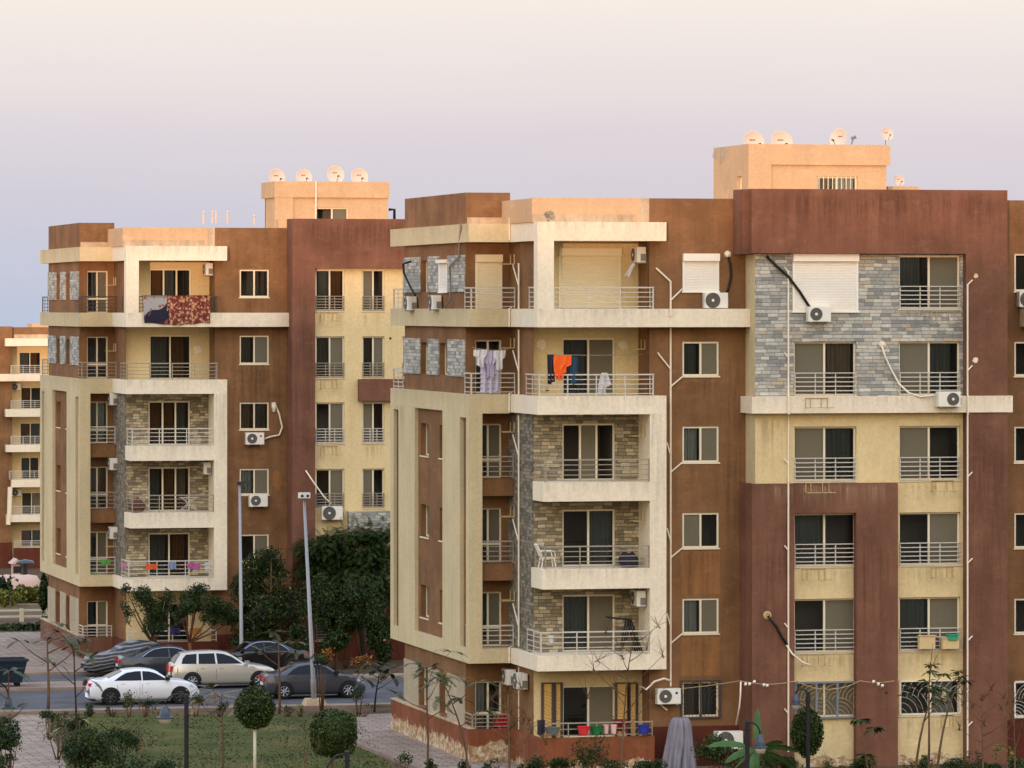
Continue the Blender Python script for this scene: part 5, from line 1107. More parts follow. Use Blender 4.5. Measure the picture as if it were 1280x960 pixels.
SEDAN = dict(top=[(0, .66), (.025, .98), (.07, 1.02), (.15, 1.06), (.22, 1.2), (.31, 1.37), (.42, 1.43), (.52, 1.42), (.61, 1.33), (.735, 1.0), (.86, .92), (.95, .78), (.985, .62), (1, .5)],
             bel=[(0, .64), (.03, .93), (.15, .96), (.4, .95), (.7, .93), (.86, .86), (.95, .74), (1, .48)], wid=[(0, .7), (.03, .83), (.12, .89), (.5, .91), (.86, .88), (.95, .76), (1, .55)],
             win=[[(.215, .99), (.275, 1.17), (.33, 1.29), (.41, 1.345), (.463, 1.35), (.463, .985)], [(.475, .985), (.475, 1.35), (.54, 1.33), (.60, 1.25), (.705, .985)]], rear=(.165, .295), wind=(.625, .735))
WAGON = dict(top=[(0, .7), (.012, 1.0), (.03, 1.12), (.075, 1.42), (.12, 1.51), (.25, 1.56), (.42, 1.56), (.54, 1.48), (.70, 1.04), (.84, .95), (.95, .8), (.985, .64), (1, .5)],
             bel=[(0, .68), (.015, .95), (.1, 1.02), (.4, 1.0), (.7, .96), (.86, .86), (.95, .76), (1, .48)], wid=[(0, .74), (.02, .83), (.12, .87), (.5, .88), (.86, .85), (.95, .75), (1, .55)],
             win=[[(.085, 1.07), (.10, 1.28), (.135, 1.44), (.235, 1.47), (.225, 1.06)], [(.245, 1.06), (.253, 1.47), (.40, 1.48), (.405, 1.05)], [(.422, 1.05), (.418, 1.48), (.48, 1.45), (.56, 1.33), (.655, 1.04)]], rear=(.02, .085), wind=(.55, .695))
def car(name, loc, rz, L, prof, paint, label, hs=1.0, ws=1.0, rim=None, chrome=False, covered=None):
    t = thing(name, (0, 0, 0), label, 'car', 'cars along the street')
    top = lambda u: cat_(prof['top'], u) * hs; bel = lambda u: cat_(prof['bel'], u) * hs; wid = lambda u: cat_(prof['wid'], u) * ws
    def section(u):
        tp, be, w_ = top(u), min(bel(u), top(u) - 0.012), wid(u); lo = 0.2 if 0.06 < u < .96 else 0.26
        g = max(0, tp - be); wt = w_ * 0.95 - g * 0.56 if g > 0.06 else w_ * 0.93
        return [(0, lo), (w_ * .9, lo), (w_ * .985, lo + .12), (w_, (lo + be) / 2 + .03), (w_ * .965, be), (wt, tp - 0.035 if g > .06 else tp - .008), (wt * .72, tp), (0, tp + 0.012)]
    def ys(u, z):
        s = section(u)
        for (y0, z0), (y1, z1) in zip(s[1:], s[2:]):
            if z0 <= z <= z1 + 1e-6 and z1 > z0: return y0 + (y1 - y0) * (z - z0) / (z1 - z0)
        return s[5][0]
    def zt(u, y):
        s = section(u); y = abs(y)
        if y <= s[6][0]: return s[7][1] + (s[6][1] - s[7][1]) * y / s[6][0]
        if y <= s[5][0]: return s[6][1] + (s[5][1] - s[6][1]) * (y - s[6][0]) / (s[5][0] - s[6][0])
        return s[5][1]
    b = MB(); us = sorted({i / 48 for i in range(49)} | {0.01, 0.03, .985, .97}); rings = []
    for u in us: s = section(u); rings.append([(u * L, y, z) for y, z in s] + [(u * L, -y, z) for y, z in s[-2:0:-1]])
    n = len(rings[0]); b.add([p for r in rings for p in r], [(i * n + j, i * n + (j + 1) % n, (i + 1) * n + (j + 1) % n, (i + 1) * n + j) for i in range(len(rings) - 1) for j in range(n)] + [tuple(range(n)), tuple(range((len(rings) - 1) * n + n - 1, (len(rings) - 1) * n - 1, -1))])
    bo = b.build('car_cover' if covered else 'body', covered or paint, t, smooth=True)
    if not covered:
        em = bo.data
        for sx in (-1, 1):
            for poly in prof['win']:
                pts = []
                for (u0, z0), (u1, z1) in zip(poly, poly[1:] + poly[:1]):
                    for k in range(4): pts.append((u0 + (u1 - u0) * k / 4, (z0 + (z1 - z0) * k / 4) * hs))
                cu = sum(p[0] for p in pts) / len(pts); czz = sum(p[1] for p in pts) / len(pts)
                P3 = lambda u, z: (u * L, sx * (ys(u, z) + 0.008), z)
                m = MB(); m.add([P3(*p) for p in pts] + [P3(cu, czz)], [(i, (i + 1) % len(pts), len(pts)) for i in range(len(pts))]); m.build('side_window', M_CGL, t, smooth=True)
            if chrome:
                m = MB(); o = [p for w_ in prof['win'] for p in w_]; a = [p for p in prof['win'][0][:5]] + [p for p in prof['win'][1][1:]]
                m.tube([(u * L, sx * (ys(u, z * hs + 0.015) + 0.012), z * hs + 0.015) for u, z in a], 0.014, 5); m.build('window_trim', M_CHR, t)
            m = MB(); u, z = 0.70, prof['bel'][3][1] * hs + 0.06; m.box(u * L - 0.1, u * L + 0.07, sx * (ys(u, z) + 0.1) - 0.09, sx * (ys(u, z) + 0.1) + 0.09, z - 0.02, z + 0.11); m.build('wing_mirror', M_BLACK if name != 'station_wagon' else paint, t)
            for u0 in ((0.47, 0.245) if prof is SEDAN else (0.41, 0.235)):
                m = MB(); m.tube([(u0 * L, sx * (ys(u0, z) + 0.003), z) for z in (0.3, 0.5, 0.7, 0.85 * hs)], 0.006, 4); m.build('door_gap', M_BLACK, t)
                m = MB(); uh = u0 - 0.0 + 0.03; zh = 0.86 * hs; m.box(uh * L, uh * L + 0.16, sx * (ys(uh, zh) + 0.012) - 0.012, sx * (ys(uh, zh) + 0.012) + 0.012, zh, zh + 0.03); m.build('door_handle', paint if not chrome else M_CHR, t)
            tl = [(0.003, .80), (0.003, .93), (.03, .95), (.085, .90), (.05, .82)] if prof is SEDAN else [(0.006, .74), (.006, 1.02), (.03, 1.05), (.055, .9), (.05, .72)]
            m = MB(); m.add([(u * L - 0.006, sx * (ys(u, z * hs - .04) + 0.01), z * hs - .04) for u, z in tl], [(0, 1, 2, 3, 4)]); z0, z1 = tl[0][1] * hs - .04, tl[1][1] * hs - .04
            yo = ys(0.004, (z0 + z1) / 2) + .005; m.box(-0.02, 0.05, min(sx * yo, sx * (yo - .34)), max(sx * yo, sx * (yo - .34)), z0, z1 - .02); m.build('tail_lamp', M_TAIL, t)
            hl = [(.90, .70), (.915, .80), (.955, .74), (.985, .60), (.96, .60)]
            m = MB(); m.add([(u * L, sx * (ys(u, z * hs) + 0.012), z * hs) for u, z in hl], [(0, 1, 2, 3, 4)]); m.build('headlight', M_HEAD, t)
        for nm, (ua, ub), f in (('rear_window', prof['rear'], .8), ('windscreen', prof['wind'], .84)):
            m = MB(); k = 8; vv = []
            for i in range(k + 1):
                u = ua + (ub - ua) * i / k; w_ = section(u)[5][0] * f + 0.05
                for j in range(9): y = -w_ + 2 * w_ * j / 8; vv.append((u * L, y, zt(u, y) + 0.012))
            m.add(vv, [(i * 9 + j, i * 9 + j + 1, (i + 1) * 9 + j + 1, (i + 1) * 9 + j) for i in range(k) for j in range(8)]); m.build(nm, M_CGL, t, smooth=True)
        m = MB(); m.box(-0.016, 0.0, -0.26, 0.26, 0.55, 0.67); m.build('number_plate', M_ACW, t)
        m = MB(); m.box(0.06, L - 0.1, -.7, .7, 0.17, 0.24); m.build('underbody', M_BLACK, t)
        for u in (.185, .815):
            for sx in (-1, 1):
                w_ = ys(u, 0.5); wx = u * L
                m = MB(); n = 20; m.add([(wx, sx * (w_ + .006), .34)] + [(wx + .40 * cos(a), sx * (ys(min(.99, max(.01, (wx + .40 * cos(a)) / L)), max(.22, .34 + .40 * sin(a))) + .006), max(.2, .34 + .40 * sin(a))) for a in [2 * pi * i / n for i in range(n)]], [(0, 1 + i, 1 + (i + 1) % n) for i in range(n)]); m.build('wheel_arch', M_BLACK, t)
                ty = MB(); a0 = sx * (w_ - .17); ty.lathe([(.19, 0), (.3, -0.0), (.33, .03), (.335, .1), (.33, .19), (.31, .205), (.21, .2)], (wx, a0, .335), (0, sx, 0), 28); wh = ty.build('wheel', M_TYRE, t, smooth=True)
                ri = MB(); ri.lathe([(.215, .19), (.2, .2), (.19, .17)], (wx, a0, .335), (0, sx, 0), 24); ri.lathe([(.001, .195), (.05, .19), (.055, .16)], (wx, a0, .335), (0, sx, 0), 12)
                for k in range(7): a = 2 * pi * k / 7; ri.tube([(wx + .04 * cos(a), a0 + sx * .185, .335 + .04 * sin(a)), (wx + .2 * cos(a), a0 + sx * .185, .335 + .2 * sin(a))], .02, 4)
                ri.build('rim', rim or M_RIM, wh)
    t.location = loc; t.rotation_euler = (0, 0, rz); return t
M_PW = carpaint('white_paint', lin(226, 228, 230)); M_PB = carpaint('beige_paint', lin(200, 194, 178), 0.22, 0.4); M_PG = carpaint('grey_paint', lin(72, 74, 80), 0.25, 0.3); M_PBG = carpaint('slate_paint', lin(44, 52, 58), 0.2, 0.2); M_PK = carpaint('black_paint', lin(10, 14, 20), 0.15)
def cover_mat():
    m, t, b = newmat('striped_cover'); p = t.nodes.new('ShaderNodeTexCoord').outputs['Object']
    s = t.nodes.new('ShaderNodeSeparateXYZ'); t.links.new(p, s.inputs[0])
    h = mth('ADD', mth('ADD', s.outputs['Z'], mth('MULTIPLY', s.outputs['X'], 0.12, tree=t), tree=t), mth('MULTIPLY', noise_n(t, p, 1.4, 2), 0.25, tree=t), tree=t)
    f = mth('FRACT', mth('MULTIPLY', h, 6.2, tree=t), tree=t)
    top = ramp(s.outputs['Z'], [(0.0, (0, 0, 0)), (0.9, (0, 0, 0)), (1.0, (1, 1, 1))], t)
    c = ramp(f, [(0.0, lin(34, 34, 36)), (0.62, lin(34, 34, 36)), (0.7, lin(120, 122, 120))], t)
    t.links.new(c, b.inputs['Base Color']); b.inputs['Roughness'].default_value = 0.55; return m
Yn = 30.0; car('sedan', (X(251, Yn) - 4.5, Yn + 0.9, 0.004), 0, 4.5, SEDAN, M_PW, 'white sedan nearest the lawn', rim=M_RIMD)
Yn = 37.3; car('station_wagon', (X(349, Yn) - 4.55, Yn + 0.88, 0.004), 0, 4.55, WAGON, M_PB, 'beige station wagon between the white and the grey sedan')
Yn = 31.3; car('sedan', (X(459, Yn) - 4.25, Yn + 0.9, 0.004), 0, 4.25, SEDAN, M_PG, 'dark grey sedan behind the foot of the leaning lamp post', hs=1.02)
Yn = 42.6; car('sedan', (X(150, Yn), Yn + 0.9, 0.004), 0, 4.6, SEDAN, M_PBG, 'dark slate sedan with chrome window trim behind the white sedan', chrome=True)
Yn = 44.6; car('covered_car', (X(107, Yn) + 4.5, Yn + 0.95, 0.004), pi, 4.5, SEDAN, M_PK, 'car under a grey and black striped cover', hs=1.05, ws=1.02, covered=cover_mat())
Yn = 44.4; car('sedan', (X(266, Yn) + 4.35, Yn + 0.9, 0.004), pi, 4.35, SEDAN, M_PK, 'black sedan parked below dense tree with yellow flowers', hs=1.04, chrome=True)
# dumpster
Yd = 38.6; x1 = X(34, Yd); x0 = x1 - 2.3; zt_ = 1.2
t = thing('dumpster', (x0, Yd, 0.13), 'dark blue metal dumpster at left edge beside the street', 'dumpster'); M_DB = simple('dark_blue_metal', lin(28, 42, 58), 0.55, 0.2, var=0.35, scale=3)
m = MB(); m.hexa([(x0 + .2, Yd + .15, .3), (x1 - .2, Yd + .15, .3), (x1 - .2, Yd + 1.1, .3), (x0 + .2, Yd + 1.1, .3), (x0, Yd, zt_), (x1, Yd, zt_), (x1, Yd + 1.3, zt_), (x0, Yd + 1.3, zt_)])
for i in range(5): u = x0 + .25 + (x1 - x0 - .5) * i / 4; m.hexa([(u - .04, Yd + .1, .35), (u + .04, Yd + .1, .35), (u + .04, Yd + .2, .35), (u - .04, Yd + .2, .35), (u - .04, Yd - .05, zt_), (u + .04, Yd - .05, zt_), (u + .04, Yd + .05, zt_), (u - .04, Yd + .05, zt_)])
m.build('bin', M_DB, t); m = MB(); m.box(x0 - .06, x1 + .06, Yd - .06, Yd + .02, zt_, zt_ + .1); m.box(x0 - .06, x1 + .06, Yd + 1.28, Yd + 1.36, zt_, zt_ + .1); m.box(x1 - .02, x1 + .06, Yd + .02, Yd + 1.28, zt_, zt_ + .1); m.box(x0 - .06, x0 + .02, Yd + .02, Yd + 1.28, zt_, zt_ + .1); m.build('rim', M_DB, t)
for u in (x0 + .35, x1 - .35):
    for v in (Yd + .3, Yd + 1.0): m = MB(); m.lathe([(.001, -.04), (.1, -.04), (.1, .04), (.001, .04)], (u, v, .22), (0, 1, 0), 12); m.build('castor', M_TYRE, t)

# ------------------------------------------------------------------ lamps
M_POLE = simple('galvanised_pole', lin(150, 152, 152), 0.5, 0.3, var=0.1); M_LAMPK = simple('black_iron', lin(24, 24, 28), 0.5); M_DOME = simple('lamp_dome_grey', lin(66, 72, 80), 0.35, 0.2); M_LAMPG = simple('lamp_glass', lin(196, 190, 176), 0.3)
def streetlamp(pb, pt, Y, label, double):
    b = Vector((X(pb[0], Y), Y, 0.12)); tp = Vector(q(pt[0], pt[1], Y)); t = thing('street_lamp', b, label, 'street lamp', 'tall street lamps')
    m = MB(); m.tube([b, b.lerp(tp, .12), b.lerp(tp, .13), tp], [.12, .11, .09, .055], 12); m.build('pole', M_POLE, t, smooth=True)
    h = MB()
    if double:
        m = MB(); m.hexa([(b.x - .5, b.y - .5, 0.0), (b.x + .5, b.y - .5, 0), (b.x + .5, b.y + .5, 0), (b.x - .5, b.y + .5, 0), (b.x - .34, b.y - .34, .38), (b.x + .34, b.y - .34, .38), (b.x + .34, b.y + .34, .38), (b.x - .34, b.y + .34, .38)]); m.build('footing', M_CONC, t)
        h.box(tp.x - .22, tp.x + .22, tp.y - .2, tp.y + .12, tp.z - .02, tp.z + .2); h.build('lamp_head', M_ACW, t)
        for s in (-.11, .11): h = MB(); h.box(tp.x + s - .05, tp.x + s + .05, tp.y - .215, tp.y - .201, tp.z + .03, tp.z + .12); h.build('lens', M_BLACK, t)
    else: h.hexa([(tp.x - .1, tp.y - .15, tp.z - .03), (tp.x + .42, tp.y - .15, tp.z + .06), (tp.x + .42, tp.y + .15, tp.z + .06), (tp.x - .1, tp.y + .15, tp.z - .03), (tp.x - .1, tp.y - .12, tp.z + .09), (tp.x + .4, tp.y - .12, tp.z + .14), (tp.x + .4, tp.y + .12, tp.z + .14), (tp.x - .1, tp.y + .12, tp.z + .09)]); h.build('lamp_head', M_BLACK, t)
streetlamp((302, 0), (299.5, 605), 47.2, 'grey street lamp with flat dark head before brown wall', False)
streetlamp((393, 0), (380, 622), 27.0, 'leaning grey street lamp with pale double head', True)
def parklamp(px, ptop, pdome, pyd, pyb, label, pb=985, pole=True, rad=0.2):
    g_ = G(px, pb); Y = g_[1]; t = thing('park_lamp', (g_[0], Y, 0), label, 'park lamp', 'black lamps in the garden')
    zt = Z(ptop, px, Y); d = Vector(q(pdome, pyd, Y)); x = g_[0]
    m = MB(); m.tube([(x, Y, 0), (x, Y, zt)], .075, 10); m.tube([(x, Y, zt - .28), (x, Y, zt - .22)], .11, 10); m.tube([(x, Y, zt - .75), (x, Y, zt - .72)], .09, 10); m.tube([(x, Y, zt), (x, Y, zt + .05)], [.09, .03], 10); m.build('post', M_LAMPK, t, smooth=False)
    s = 1 if d.x > x else -1; r = abs(d.x - x) / 2; m = MB(); m.tube([(x + s * (r - r * cos(a)), Y, zt - .12 + (d.z - (zt - .12)) * (a / pi) + max(r, .3) * .7 * sin(a)) for a in [pi * i / 10 for i in range(11)]], .028, 6); m.build('arm', M_LAMPK, t, smooth=True)
    zb = Z(pyb, px, Y); h = d.z - zb
    m = MB(); m.lathe([(.03, .0), (.07, -.03), (rad * .6, -.12 * h / .45), (rad * .85, -.3 * h / .45), (rad * .9, -h * .6), (rad * 1.15, -h * .66), (rad * 1.15, -h * .72), (.01, -h * .72)], d, (0, 0, 1), 18); m.build('lamp_shade', M_DOME, t, smooth=True)
    m = MB(); m.lathe([(rad * .95, -h * .722), (rad * .72, -h), (.01, -h)], d, (0, 0, 1), 16); m.build('lens', M_LAMPG, t, smooth=True); return t
parklamp(233, 869, 206.5, 881, 904, 'black park lamp on the lawn left of the clipped tree', rad=.26)
parklamp(-6, 851, 10.5, 870, 892, 'black park lamp reaching in from the left edge over path', rad=.2)
parklamp(934, 902, 950, 917, 942, 'black park lamp before the banana plant', 990, rad=.22)
parklamp(1010, 866, 995, 867, 886, 'park lamp whose dome peeps above clipped tree at cream wall', 970, rad=.17)
parklamp(434, 940, 409, 962, 990, 'black park lamp in front of the round ball bush', 1060, rad=.26)

# ------------------------------------------------------------------ vegetation
GRN = [(0.0, lin(20, 30, 10)), (0.35, lin(36, 52, 18)), (0.7, lin(54, 72, 26)), (1.0, lin(82, 98, 38))]
LF_TOP = leafmat('clipped_leaf', GRN); LF_DK = leafmat('dark_leaf', [(0, lin(16, 26, 9)), (.5, lin(36, 54, 18)), (1, lin(64, 84, 32))])
LF_YG = leafmat('yellowish_leaf', [(0, lin(60, 66, 22)), (.5, lin(96, 100, 36)), (1, lin(132, 128, 52))]); LF_OL = leafmat('olive_frond', [(0, lin(40, 46, 22)), (.5, lin(64, 70, 34)), (1, lin(92, 92, 48))])
LF_DRY = leafmat('dry_frond', [(0, lin(82, 66, 38)), (.5, lin(110, 92, 56)), (1, lin(134, 116, 74))]); LF_FLW = leafmat('flowering_leaf', [(0, lin(18, 28, 12)), (.45, lin(36, 50, 20)), (.955, lin(60, 76, 30)), (.975, lin(150, 138, 46)), (1, lin(164, 152, 60))])
LF_BAN = leafmat('banana_leaf', [(0, lin(36, 66, 30)), (.5, lin(56, 90, 42)), (1, lin(78, 112, 56))]); LF_OR = leafmat('orange_dry_leaf', [(0, lin(96, 58, 22)), (.5, lin(140, 88, 34)), (1, lin(160, 112, 52))])
BARK = plaster('bark', lin(112, 88, 66), dark=0.6, light=1.2); BARKD = plaster('dark_bark', lin(62, 48, 38), dark=0.6, light=1.2); BARKW = simple('limewashed_bark', lin(210, 200, 180), 0.85, var=0.15)
def leaf(m, p, r, s, asp=0.5, up=0.4):
    d = Vector((r.gauss(0, 1), r.gauss(0, 1), r.gauss(0, 1) + up)).normalized(); e = d.cross(Vector((r.gauss(0, 1), r.gauss(0, 1), r.gauss(0, 1)))).normalized(); s *= r.uniform(.6, 1.3)
    m.add([p - d * s * .5, p + e * s * asp * .5, p + d * s * .5, p - e * s * asp * .5], [(0, 1, 2, 3)])
def crown(m, blobs, n, s, seed, asp=0.55, hollow=0.5, gap=0.0, fr=1.2):
    r = random.Random(seed); vol = [b[3] * b[4] * b[5] for b in blobs]; tot = sum(vol); off = Vector((seed * 3.1, seed * 1.7, 0))
    for b, v in zip(blobs, vol):
        k = int(n * v / tot); c = Vector(b[:3])
        for _ in range(k):
            d = Vector((r.gauss(0, 1), r.gauss(0, 1), r.gauss(0, 1))).normalized(); rad = r.random() ** hollow * 0.999
            rad *= 1 + .22 * noise.noise(Vector((d.x * 2.2, d.y * 2.2, d.z * 2.2)) + off)
            p = c + Vector((d.x * b[3], d.y * b[4], d.z * b[5])) * rad
            if gap and noise.noise(p * fr + off) < gap - .5: continue
            leaf(m, p, r, s, asp)
def frond(m, base, d, L, r, droop=0.5, ll=0.13, n=14, lw=0.022):
    p = Vector(base); d = Vector(d).normalized(); side = d.cross(Vector((0, 0, 1)))
    side = side.normalized() if side.length > 1e-3 else Vector((1, 0, 0)); step = L / n
    for i in range(n):
        d = (d + Vector((0, 0, -droop / n * 1.6))).normalized(); p = p + d * step; up = side.cross(d); k = ll * (sin(pi * (i + 1.5) / (n + 2)) ** .6)
        for s in (-1, 1):
            t = (side * s + d * .45 - up * 0.12 * r.random()).normalized() * k * r.uniform(.8, 1.15); e = d * lw * .5
            m.add([p - e, p + t * .55 - e * 1.2, p + t, p + t * .55 + e * 1.2, p + e], [(0, 1, 2, 3, 4)])
def limbs(base, h, r, n=5, spread=.5, r0=.06, lean=(0, 0), start=.45):
    """a tapered trunk with limbs; returns the mesh builder and the limb tips"""
    m = MB(); b = Vector(base); tips = []; pts = [b + Vector((lean[0] * t * t + .05 * h * .2 * sin(t * 5), lean[1] * t * t + .03 * sin(t * 4), h * t)) for t in [i / 6 for i in range(7)]]
    m.tube([tuple(p) for p in pts], [r0 * (1 - .65 * i / 6) for i in range(7)], 7)
    for k in range(n):
        t = start + (1 - start) * (k + .5) / n; i = min(5, int(t * 6)); s = pts[i].lerp(pts[i + 1], t * 6 - i); a = k * 2.4 + r.random(); L = spread * (1.15 - .5 * t) * r.uniform(.8, 1.2)
        e = s + Vector((cos(a) * L, sin(a) * L, L * r.uniform(.5, .9))); mid = s.lerp(e, .5) + Vector((0, 0, -.06 * L)); m.tube([tuple(s), tuple(mid), tuple(e)], [r0 * .42, r0 * .3, r0 * .14], 5); tips.append(e)
    tips.append(pts[-1]); return m, tips
def plant(name, base, label, cat, trunk, tmat, lf, lmat, grp=None, tname='trunk', lname='crown'):
    t = thing(name, base, label, cat, grp)
    if trunk: trunk.build(tname, tmat, t, smooth=True)
    if lf: lf.build(lname, lmat, t)
    return t
# clipped trees and ball bush
def topiary(px, pb, pyc, rx_, rz_, label, tm, seed, square=False, n=5200):
    b = G(px, pb); Y = b[1]; s = (Y - CY) / CT / F; c = q(px + (0 if not square else 2), pyc, Y); rr, rh = rx_ * s, rz_ * s
    m = MB(); k = MB(); m.tube([b, (b[0], b[1], c[2])], [.06, .05], 8); r = random.Random(seed)
    for _ in range(n):
        d = Vector((r.gauss(0, 1), r.gauss(0, 1), r.gauss(0, 1))).normalized()
        if square: f = 1 / max(abs(d.x), abs(d.y), abs(d.z)) ; d = d * (f * .45 + .55) * .93
        rad = r.uniform(.8, 1.0) * (1 + .08 * noise.noise(d * 2.5 + Vector((seed, 0, 0)))); 
        if noise.noise(Vector((d.x, d.y, d.z)) * 4 + Vector((seed, 2, 0))) < -.25: rad *= .9
        leaf(k, Vector((c[0] + d.x * rr * rad, c[1] + d.y * rr * rad, c[2] + d.z * rh * rad)), r, .085, .6)
    k.lathe([(.001, -rh * .82), (rr * .6, -rh * .62), (rr * .82, 0), (rr * .6, rh * .6), (.001, rh * .8)], c, (0, 0, 1), 14)
    return plant('clipped_tree', b, label, 'clipped tree', m, tm, k, LF_TOP, 'clipped ornamental trees')
topiary(318.5, 985, 884.5, 25.5, 27, 'clipped lollipop tree with pale trunk on the lawn', BARKW, 1)
topiary(415, 985, 917, 31, 32, 'broad ball shaped clipped bush at lawn edge near the paving', BARK, 2, True, 6500)
topiary(1009, 968, 915.5, 21, 32, 'tall clipped tree with white trunk before cream wall', BARKW, 3)
def bush(pxc, pyc, rx_, rz_, pb, label, mat, seed, n=1600, s=.1, name='shrub', cat='shrub', grp=None, gap=.35, ry=None):
    b = G(pxc, pb); Y = b[1]; k = (Y - CY) / CT / F; c = q(pxc, pyc, Y); m = MB(); tm = MB(); r = random.Random(seed); bl = []
    for i in range(5): bl.append((c[0] + r.uniform(-.5, .5) * rx_ * k, c[1] + r.uniform(-.4, .4) * rx_ * k, c[2] + r.uniform(-.35, .35) * rz_ * k, rx_ * k * .62, (ry or rx_ * k) * .62, rz_ * k * .66))
    crown(m, bl, n, s, seed, hollow=.45, gap=gap, fr=2.0)
    for i in range(4): a = i * 1.7 + seed; tm.tube([(b[0] + .05 * cos(a), b[1] + .05 * sin(a), gz(b[1])), (c[0] + .5 * rx_ * k * cos(a), c[1] + .3 * rx_ * k * sin(a), c[2])], [.03, .012], 5)
    return plant(name, (b[0], b[1], gz(b[1])), label, cat, tm, BARK, m, mat, grp, 'stems', 'foliage')
bush(897, 940, 31, 27, 975, 'dense dark shrub before the half hidden air conditioner', LF_TOP, 11, 3600, .09)
bush(8, 930, 30, 44, 990, 'dark shrub at left edge below the path', LF_DK, 12, 8000, .085)
bush(118, 938, 46, 36, 985, 'big dark hedge shrub right of the path', LF_DK, 13, 9000, .09)
bush(62, 896, 12, 9, 925, 'low dark hedge tuft where path meets kerb', LF_DK, 114, 1200, .08)
bush(152, 925, 24, 18, 960, 'dark hedge shrub at lawn edge under white sedan', LF_DK, 115, 3000, .085)
bush(92, 902, 20, 16, 940, 'smaller dark hedge shrub at upper end of path', LF_DK, 113, 2400, .09)
bush(72, 912, 26, 26, 950, 'straggly pale green shrub beside the path', LF_OL, 14, 800, .09, gap=.5)
bush(150, 962, 40, 18, 1000, 'low dark shrub at bottom edge near the path', LF_DK, 15, 1500, .1)
bush(205, 958, 26, 12, 985, 'low shrub at bottom edge below black park lamp', LF_DK, 16, 900, .09)
for i, (px, py, rx_, rz_, lab, mt) in enumerate(((112, 888, 10, 9, 'small kerbside plant before tail of white sedan', LF_DK), (140, 886, 9, 10, 'leafy kerbside plant below rear door of white sedan', LF_OL), (161, 878, 9, 16, 'spindly kerbside plant before middle of white sedan', LF_OL), (182, 880, 9, 15, 'spindly kerbside plant below front door of white sedan', LF_DK), (200, 885, 12, 10, 'kerbside shrub right below nose of white sedan', LF_DK), (245, 878, 14, 14, 'kerbside shrub beside front wheel of white sedan', LF_OL), (275, 885, 12, 10, 'kerbside shrub left of clipped lollipop tree', LF_DK), (360, 886, 14, 9, 'kerbside shrub below dark grey sedan', LF_OL), (448, 868, 12, 14, 'kerbside shrub before front wheel of dark grey sedan', LF_DK), (455, 886, 16, 9, 'low kerbside shrub above the paving', LF_DK), (375, 888, 10, 8, 'green kerbside tuft left of ball bush', LF_YG))):
    bush(px, py, rx_, rz_, 896, lab, mt, 30 + i, 420, .09, gap=.45)
bush(402, 825, 13, 14, 889, 'dark leafy clump climbing the leaning lamp post', LF_DK, 45, 600, .1)
# garden strip along the foot of the near block
gl = [(665, 957, 16, 14), (700, 955, 16, 10), (737, 945, 20, 26), (770, 957, 18, 9), (812, 957, 16, 9), (962, 950, 18, 16), (985, 956, 16, 12), (1048, 958, 16, 10), (1078, 957, 14, 12), (1146, 955, 18, 13), (1190, 957, 15, 12), (1210, 952, 16, 14), (1232, 958, 16, 10), (1272, 956, 16, 14)]
gd = ['low shrub left of the bare tree by terrace wall', 'low shrub under grey planter on terrace wall', 'tall leafy plant under red and green basins', 'low shrub right of tall leafy plant by terrace', 'low shrub left of tarpaulin shrouded object', 'shrub beneath the banana plant', 'low shrub left of white trunk of clipped tree', 'low shrub right of white trunk of clipped tree', 'low shrub at foot of maroon pier', 'shrub at foot of leafy slender trees', 'low shrub at foot of white drain pipe on the right', 'shrub left of the yellow green bush', 'low shrub below the yellow green bush', 'shrub in the bottom right corner']
for i, ((px, py, rx_, rz_), d) in enumerate(zip(gl, gd)): bush(px, py + 2, rx_ * 1.35, rz_ * 1.25, 974, d, (LF_DK, LF_TOP, LF_DK, LF_OL)[i % 4] if i != 2 else LF_DK, 60 + i, 2600, .075, gap=.4)
bush(1252, 944, 15, 15, 972, 'yellow green bush at the foot of maroon pilaster', LF_YG, 80, 900, .09)
for px, py, d in ((505, 950, 'small plant at paving edge, leftmost'), (540, 955, 'small plant at paving edge before peeling wall'), (578, 956, 'small plant under corner of peeling terrace wall'), (615, 957, 'small plant left of thin bare tree')): bush(px, py, 13, 12, 975, d, LF_DK, px, 380, .09, gap=.45)
# feathery acacia saplings
def acacia(px, pb, ptop, label, seed, r0=.04, fr=(10, .8), mat=LF_OL, tm=BARK, spread=.9, lean=0.0, n=7, tipk=6, grp='young acacia trees', start=.5):
    b = G(px, pb); Y = b[1]; r = random.Random(seed); h = Z(ptop, px, Y); tr, tips = limbs(b, h, r, n, spread, r0, (lean, 0), start); lf = MB()
    for tp in tips:
        for _ in range(tipk):
            a = r.random() * 2 * pi; frond(lf, tp, (cos(a), sin(a) * .8, r.uniform(-.1, .6)), fr[1] * r.uniform(.6, 1.1), r, r.uniform(.2, .9), .13, fr[0] + 8, .032)
    return plant('acacia_sapling', b, label, 'sapling', tr, tm, lf, mat, grp)
acacia(60, 890, 800, 'thin acacia with low forked trunk left of the white sedan', 1, .075, spread=1.5, n=4)
acacia(94, 960, 800, 'slender dark acacia sapling beside the path', 2, .05, spread=1.0, tm=BARKD, n=5)
acacia(534, 975, 835, 'acacia sapling before grey ground floor panels of near block', 3, .05, (9, .8), spread=1.2, n=6)
acacia(585, 985, 845, 'acacia sapling leaning before corner terrace of near block', 4, .045, (9, .8), spread=1.1, lean=-.9, n=5)
acacia(278, 970, 868, 'brownish acacia sapling left of clipped lollipop tree', 5, .045, mat=LF_DRY, spread=.9, n=5)
acacia(349, 893, 805, 'acacia sapling before the black sedan', 6, .06, spread=1.2, n=4)
acacia(12, 985, 838, 'thin acacia sapling at left edge before blue dumpster', 7, .05, spread=.9, n=3, mat=LF_DK)
